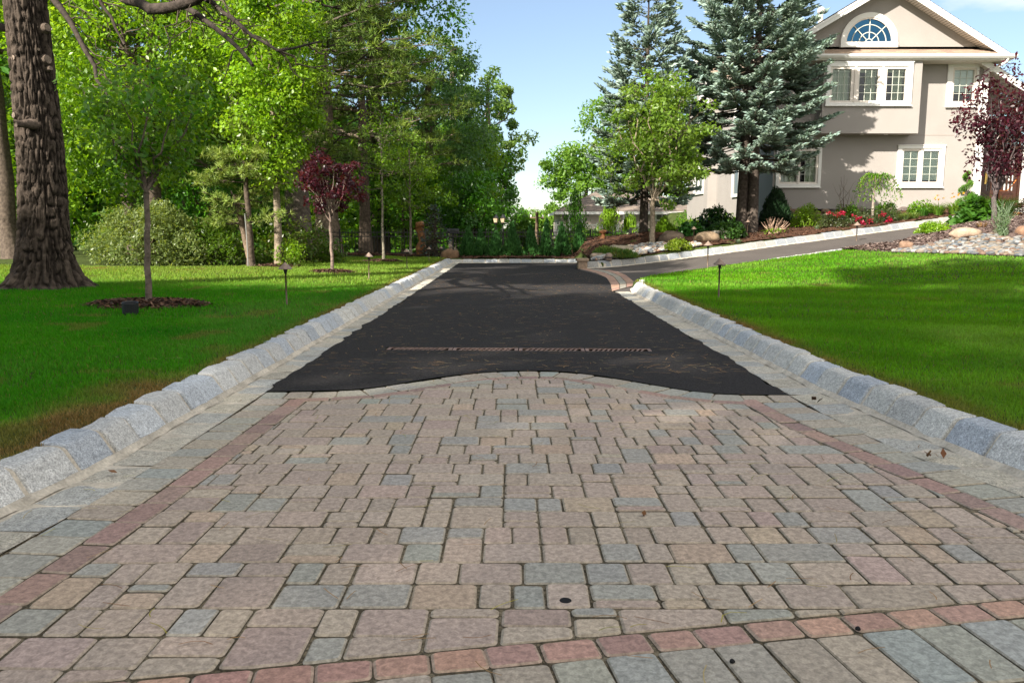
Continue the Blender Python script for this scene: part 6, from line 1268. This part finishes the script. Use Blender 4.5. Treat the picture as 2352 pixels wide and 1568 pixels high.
# roses
for i, (u, v, w, fl, lb) in enumerate(((1912, 516, .55, [(1905, 488), (1917, 492), (1930, 488), (1939, 489), (1926, 494)], 'rose bush with small scattered red blooms, beside the leaning path light'), (1985, 517, .62, [(1962, 497), (1976, 500), (1978, 509), (1982, 512), (1998, 505), (1999, 508), (1970, 503)], 'rose bush with big crimson blooms low at the kerb, under the weeping tree'), (2036, 514, .5, [(2025, 493), (2029, 491), (2044, 505), (2045, 509), (2036, 510), (2042, 500)], 'rose bush with tall crimson blooms before the half hidden path light'))):
    p = at(u, v, 25.15+.25*i); shrub('rose_bush', lb, p, (w, .4, .55), 1500, .065, [(.05, .085, .03), (.07, .12, .04), (.09, .10, .04)], 155+i, 'rose bush', lobes=18, stems=8, group='roses along the kerb'); e = [o for o in COL.objects if o.get('label') == lb][0]
    for (fu, fv) in fl:
        q = py(fu, fv, p[1]-.38)-p; Gf = Geo(); r_ = np.random.default_rng(int(fu)); C = q+r_.normal(0, .035, (20, 3)); leaves(Gf, C, .05, vary((.42, .012, .06), 20, r_, .2, .1), aspect=.9, fold=.5, r=r_); Gf.build('flower', M['leaf'], e)
# grasses and perennials
for i, (u, v, h_, s_, n_, col, nm, lb) in enumerate(((2078, 513, .34, .40, 130, (.18, .26, .09), 'striped_grass', 'pale striped grass tuft at the kerb right of the red roses'), (2098, 512, .34, .38, 130, (.17, .26, .08), 'striped_grass', 'striped grass tuft below the largest boxwood'), (2060, 513, .3, .35, 110, (.20, .27, .11), 'striped_grass', 'palest striped grass tuft touching the last red rose'),
                                                    (2154, 506, .55, .5, 150, (.12, .22, .03), 'daylily', 'daylily clump with yellow flowers, left one below the wall corner'), (2190, 505, .55, .5, 150, (.13, .24, .03), 'daylily', 'daylily clump with orange yellow flowers beside the spiral topiary'), (2120, 507, .4, .4, 120, (.06, .16, .025), 'daylily', 'green daylily clump without flowers before the largest boxwood'))):
    p = at(u, v, 25.6 if u < 2110 else 26.2); o = put(clump_grass(nm, lb, p, h_, s_, n_, col, 170+i, 'grass tuft' if 'grass' in nm else 'daylily', 'striped grass tufts' if 'grass' in nm else 'daylilies at the wall', width=.022))
    if i in (3, 4):
        r_ = np.random.default_rng(i)
        for k in range(6 if i == 4 else 4): Gf = Geo(); c = A_([r_.uniform(-.2, .2), r_.uniform(-.25, 0), r_.uniform(.5, .68)]); leaves(Gf, c+r_.normal(0, .016, (7, 3)), .06, vary((.62, .36, .03), 7, r_), aspect=.7, fold=.5, r=r_); Gf.build('flower', M['leaf'], o)
for i, (u, v, lb) in enumerate(((1680+16, 558, 'tiny grey leaved seedling at the kerb, left of the leaning path light'), (1876, 526, 'silvery rosette of leaves at the kerb below the yellow green shrub'), (1925, 522, 'silvery rosette of leaves at the kerb below the first rose bush'))):
    p = at(u, v); o = put(clump_grass('silver_rosette', lb, p, .16, .22, 60, (.22, .30, .20), 180+i, 'rosette', 'silvery rosettes along the kerb', width=.025)); o.location = p
# weeping tree
p = at(2003, 503, 25.9); h_ = hgt(2003, 398, p); e = empty('weeping_tree', p, 'small weeping tree with an umbrella of hanging twigs before the stucco wall', 'tree'); Gq, Gl = Geo(), Geo(); r_ = np.random.default_rng(6); tube(Gq, [(0, 0, -.05), (.01, 0, h_*.5), (.02, 0, h_*.93)], [.045, .038, .03], 9, (.24, .20, .17)); LP = []
for k in range(34):
    a = r_.uniform(0, 6.28); l = r_.uniform(.35, .98); t = np.linspace(0, 1, 8); dn = r_.uniform(.45, 1.15); c = np.stack([l*t**.8*math.cos(a), l*t**.8*math.sin(a), h_*.92+.16*np.sin(np.pi*t*.7)-dn*t**2.4], 1); tube(Gq, c, np.linspace(.010, .002, 8), 4, (.18, .14, .11)); m_ = 34; w = r_.uniform(.25, 1, m_); LP.append(np.stack([np.interp(w, t, c[:, d]) for d in range(3)], 1)+r_.normal(0, .035, (m_, 3)))
LP = np.concatenate(LP); leaves(Gl, LP, .10, palette(MID+LUSH, len(LP), r_), droop=1.0, aspect=.35, r=r_); Gq.build('trunk', M['bark'], e, smooth=True); Gl.build('crown', M['leaf'], e)
# spiral topiary
p = at(2217, 478, 27.2); h_ = hgt(2220, 395, p); e = empty('spiral_topiary', p, 'bright green conifer clipped into a spiral at the corner of the house', 'topiary'); Gq, Gl = Geo(), Geo(); tube(Gq, [(0, 0, -.05), (0, 0, h_*.9)], .022, 6, (.12, .09, .07)); t = r_.uniform(0, 1, 3600)**1.15; a = t*2*np.pi*2.6+1.0; w = .22*(1-t*.75); c = np.stack([w*np.cos(a), w*np.sin(a), .1+t*h_*.9], 1); rr_ = .14*(1-t*.6); P = c+rdir(3600, r_)*rr_[:, None]*r_.uniform(.5, 1, (3600, 1)); spindles(Gl, P, unit(P-c+A_([0, 0, .05])), .055, .018, palette([(.11, .25, .03), (.16, .31, .04), (.05, .14, .02)], 3600, r_), r_); Gq.build('trunk', M['bark'], e); Gl.build('foliage', M['needle'], e)
# right-hand bed
p = rb_pos(2140, .80); shrub('golden_mound', 'bright lime mounded shrub on the crest of the right hand mulch bed', p-A_([0, 0, .04]), (.52, .40, .38), 4200, .055, [(.22, .38, .02), (.30, .45, .03), (.14, .29, .018)], 190, lobes=30, stems=3, crad=.30)
p = on(12.1, 20.1); jj = rb_pos(2270, .84); p = jj
tree('purple_plum_tree', 'purple leaved plum tree with upright branches before the front door', 'tree', p, .62, .075, (.12, 0, 2.35), (1.12, .9, 1.55), 56, 3800, .12, PURP, 191, crad=.32, bark=A_([.095, .075, .075]), shell=.35, fork=1, twigs=260, leaf_kw=dict(aspect=.5), limb_r=.55, nprim=12, up_bias=-.06, flat=1.2)
pt = p
for k in range(1): pass
Gq = Geo(); q = pt+A_([.25, -.05, .78]); tube(Gq, [q+A_([-.22, 0, -.04]), q+A_([0, -.02, -.05]), q+A_([.12, 0, .05]), q+A_([.30, .02, .32])], .012, 6, (1, 1, 1)); o = Gq.build('tree_tie', M['orange'], smooth=True, loc=q); tag(o, 'loose orange tie strap hanging in the right plum tree', 'strap')
p = rb_pos(2240, .97); shrub('hydrangea', 'big leaved bright green hydrangea left of the right plum tree', p+A_([.25, .7, 0]), (.72, .5, .92), 1000, .24, [(.06, .17, .018), (.085, .21, .022), (.045, .13, .016)], 192, lobes=18, leaf_kw=dict(aspect=.72, up=.6))
p = rb_pos(2300, .97); put(clump_grass('maiden_grass', 'fine arching green grass clump behind the right plum tree trunk', p+A_([.1, .5, 0]), 1.05, .9, 420, (.11, .23, .04), 193, 'grass clump', width=.02))
p = rb_pos(2297, .36); e = empty('russian_sage', p, 'airy silver green sage with long thin stems among the river stones', 'sage'); Gq, Gl = Geo(), Geo(); r_ = np.random.default_rng(12)
LP = []
for k in range(44): a = r_.uniform(0, 6.28); l = r_.uniform(.1, .42); b = A_([l*math.cos(a), l*math.sin(a)*.7, r_.uniform(.45, .85)]); c = curve((r_.normal(0, .06), r_.normal(0, .06), 0), b, .03, 6, r_, .03); tube(Gq, c, np.linspace(.006, .003, 6), 3, (.20, .27, .17), cap=False); w = r_.uniform(.05, .85, 24)**1.4; LP.append(np.stack([np.interp(w, np.linspace(0, 1, 6), c[:, d]) for d in range(3)], 1)+r_.normal(0, .02, (24, 3)))
LP = np.concatenate(LP); leaves(Gl, LP, .055, palette([(.16, .25, .13), (.20, .29, .17), (.12, .22, .08)], len(LP), r_), aspect=.35, r=r_); Gq.build('stem', M['needle'], e); Gl.build('foliage', M['leaf'], e)
p = rb_pos(2248, .52); o = put(clump_grass('dry_tuft', 'small dried brown grass tuft above the long pinkish boulder', p, .22, .3, 60, (.26, .17, .09), 194, 'dry tuft')); o.location = p
p = at(2352, 505, 24.6); shrub('barberry', 'dark purple barberry at the right edge by the porch steps', p, (.5, .4, .75), 1500, .07, PURP+[(.07, .05, .03)], 195, lobes=18)
boulder(0, 0, (.36, .28, .22), 93, (.50, .26, .09), 'orange rounded boulder at the foot of the porch steps', at(2318, 505, 25.2))
boulder(0, 0, (.4, .3, .14), 103, (.52, .40, .32), 'flat pinkish stone before the porch steps', at(2292, 492, 26.6))
# small conifers beyond the fence
for i, (u, Y, w, h_, lb) in enumerate(((1400, 30.5, .55, 1.7, 'young fir beyond the fence before the white deck railing'), (1445, 31, .5, 1.5, 'young fir beyond the arched gate'), (1320, 31.5, .7, 2.0, 'dark young conifer beyond the fence at the left end of the deck'))):
    p = on(fx_(u, 540, Y), Y); shrub('young_fir', lb, p, (w, w*.8, h_), 1600, .13, YG1 if i != 2 else LUSH, 200+i, 'young fir', 'spray', 26, conic=.8)
# ---- trees behind and beside the camera that shade the drive and lawns
K = A_([math.sin(SUN_AZ), math.cos(SUN_AZ)])
def shade(sx_, sy_, zc_, rr_, rz2, seed, lb, n=80, nl_=6200):
    zc_ = zc_+8; s_ = (zc_-.5)/math.tan(SUN_EL); x, y = sx_-K[0]*s_, sy_-K[1]*s_
    tree('street_tree', lb, 'tree', A_([x, y, float(H(x, y))]), zc_, .28, (0, 0, zc_), (rr_, rr_, rz2), n, nl_, .34, MID+LUSH, seed, crad=.8, shell=.2, group='shade trees around the camera')
SHT = [(-4.5, 5.5, 9.5, 3.6, 3.0), (.2, 3.6, 10.0, 3.6, 3.0), (4.8, 4.0, 10.5, 3.8, 3.0), (-1.6, 9.0, 9.0, 3.2, 2.4), (3.2, 9.2, 10.0, 3.0, 2.4), (7.6, 9.0, 10.5, 3.2, 2.4), (-6.5, 9.5, 9.0, 2.2, 1.6), (7.5, 14.0, 11.0, 2.0, 1.3)]
SHT += [(1.2, 16.8, 9.5, 2.0, .7), (.9, 20.3, 9.5, 2.3, .7)]
SL = ['leafy shade tree standing to the left of the camera', 'leafy shade tree standing behind the camera', 'leafy shade tree standing behind the camera towards the right', 'leafy shade tree left of the drive mouth', 'shade tree whose shadow lies across the middle of the drive', 'shade tree whose shadow lies on the right lawn', 'small shade tree at the far left of the lawn', 'small shade tree whose shadow dapples the far right lawn', 'flat topped tree whose shadow bands the asphalt by the paver band', 'flat topped tree whose shadow dapples the far end of the drive']
for i, (a_, lb) in enumerate(zip(SHT, SL)): shade(*a_, 210+i, lb, **(dict(n=40, nl_=2000) if i in (5, 7) else {}))
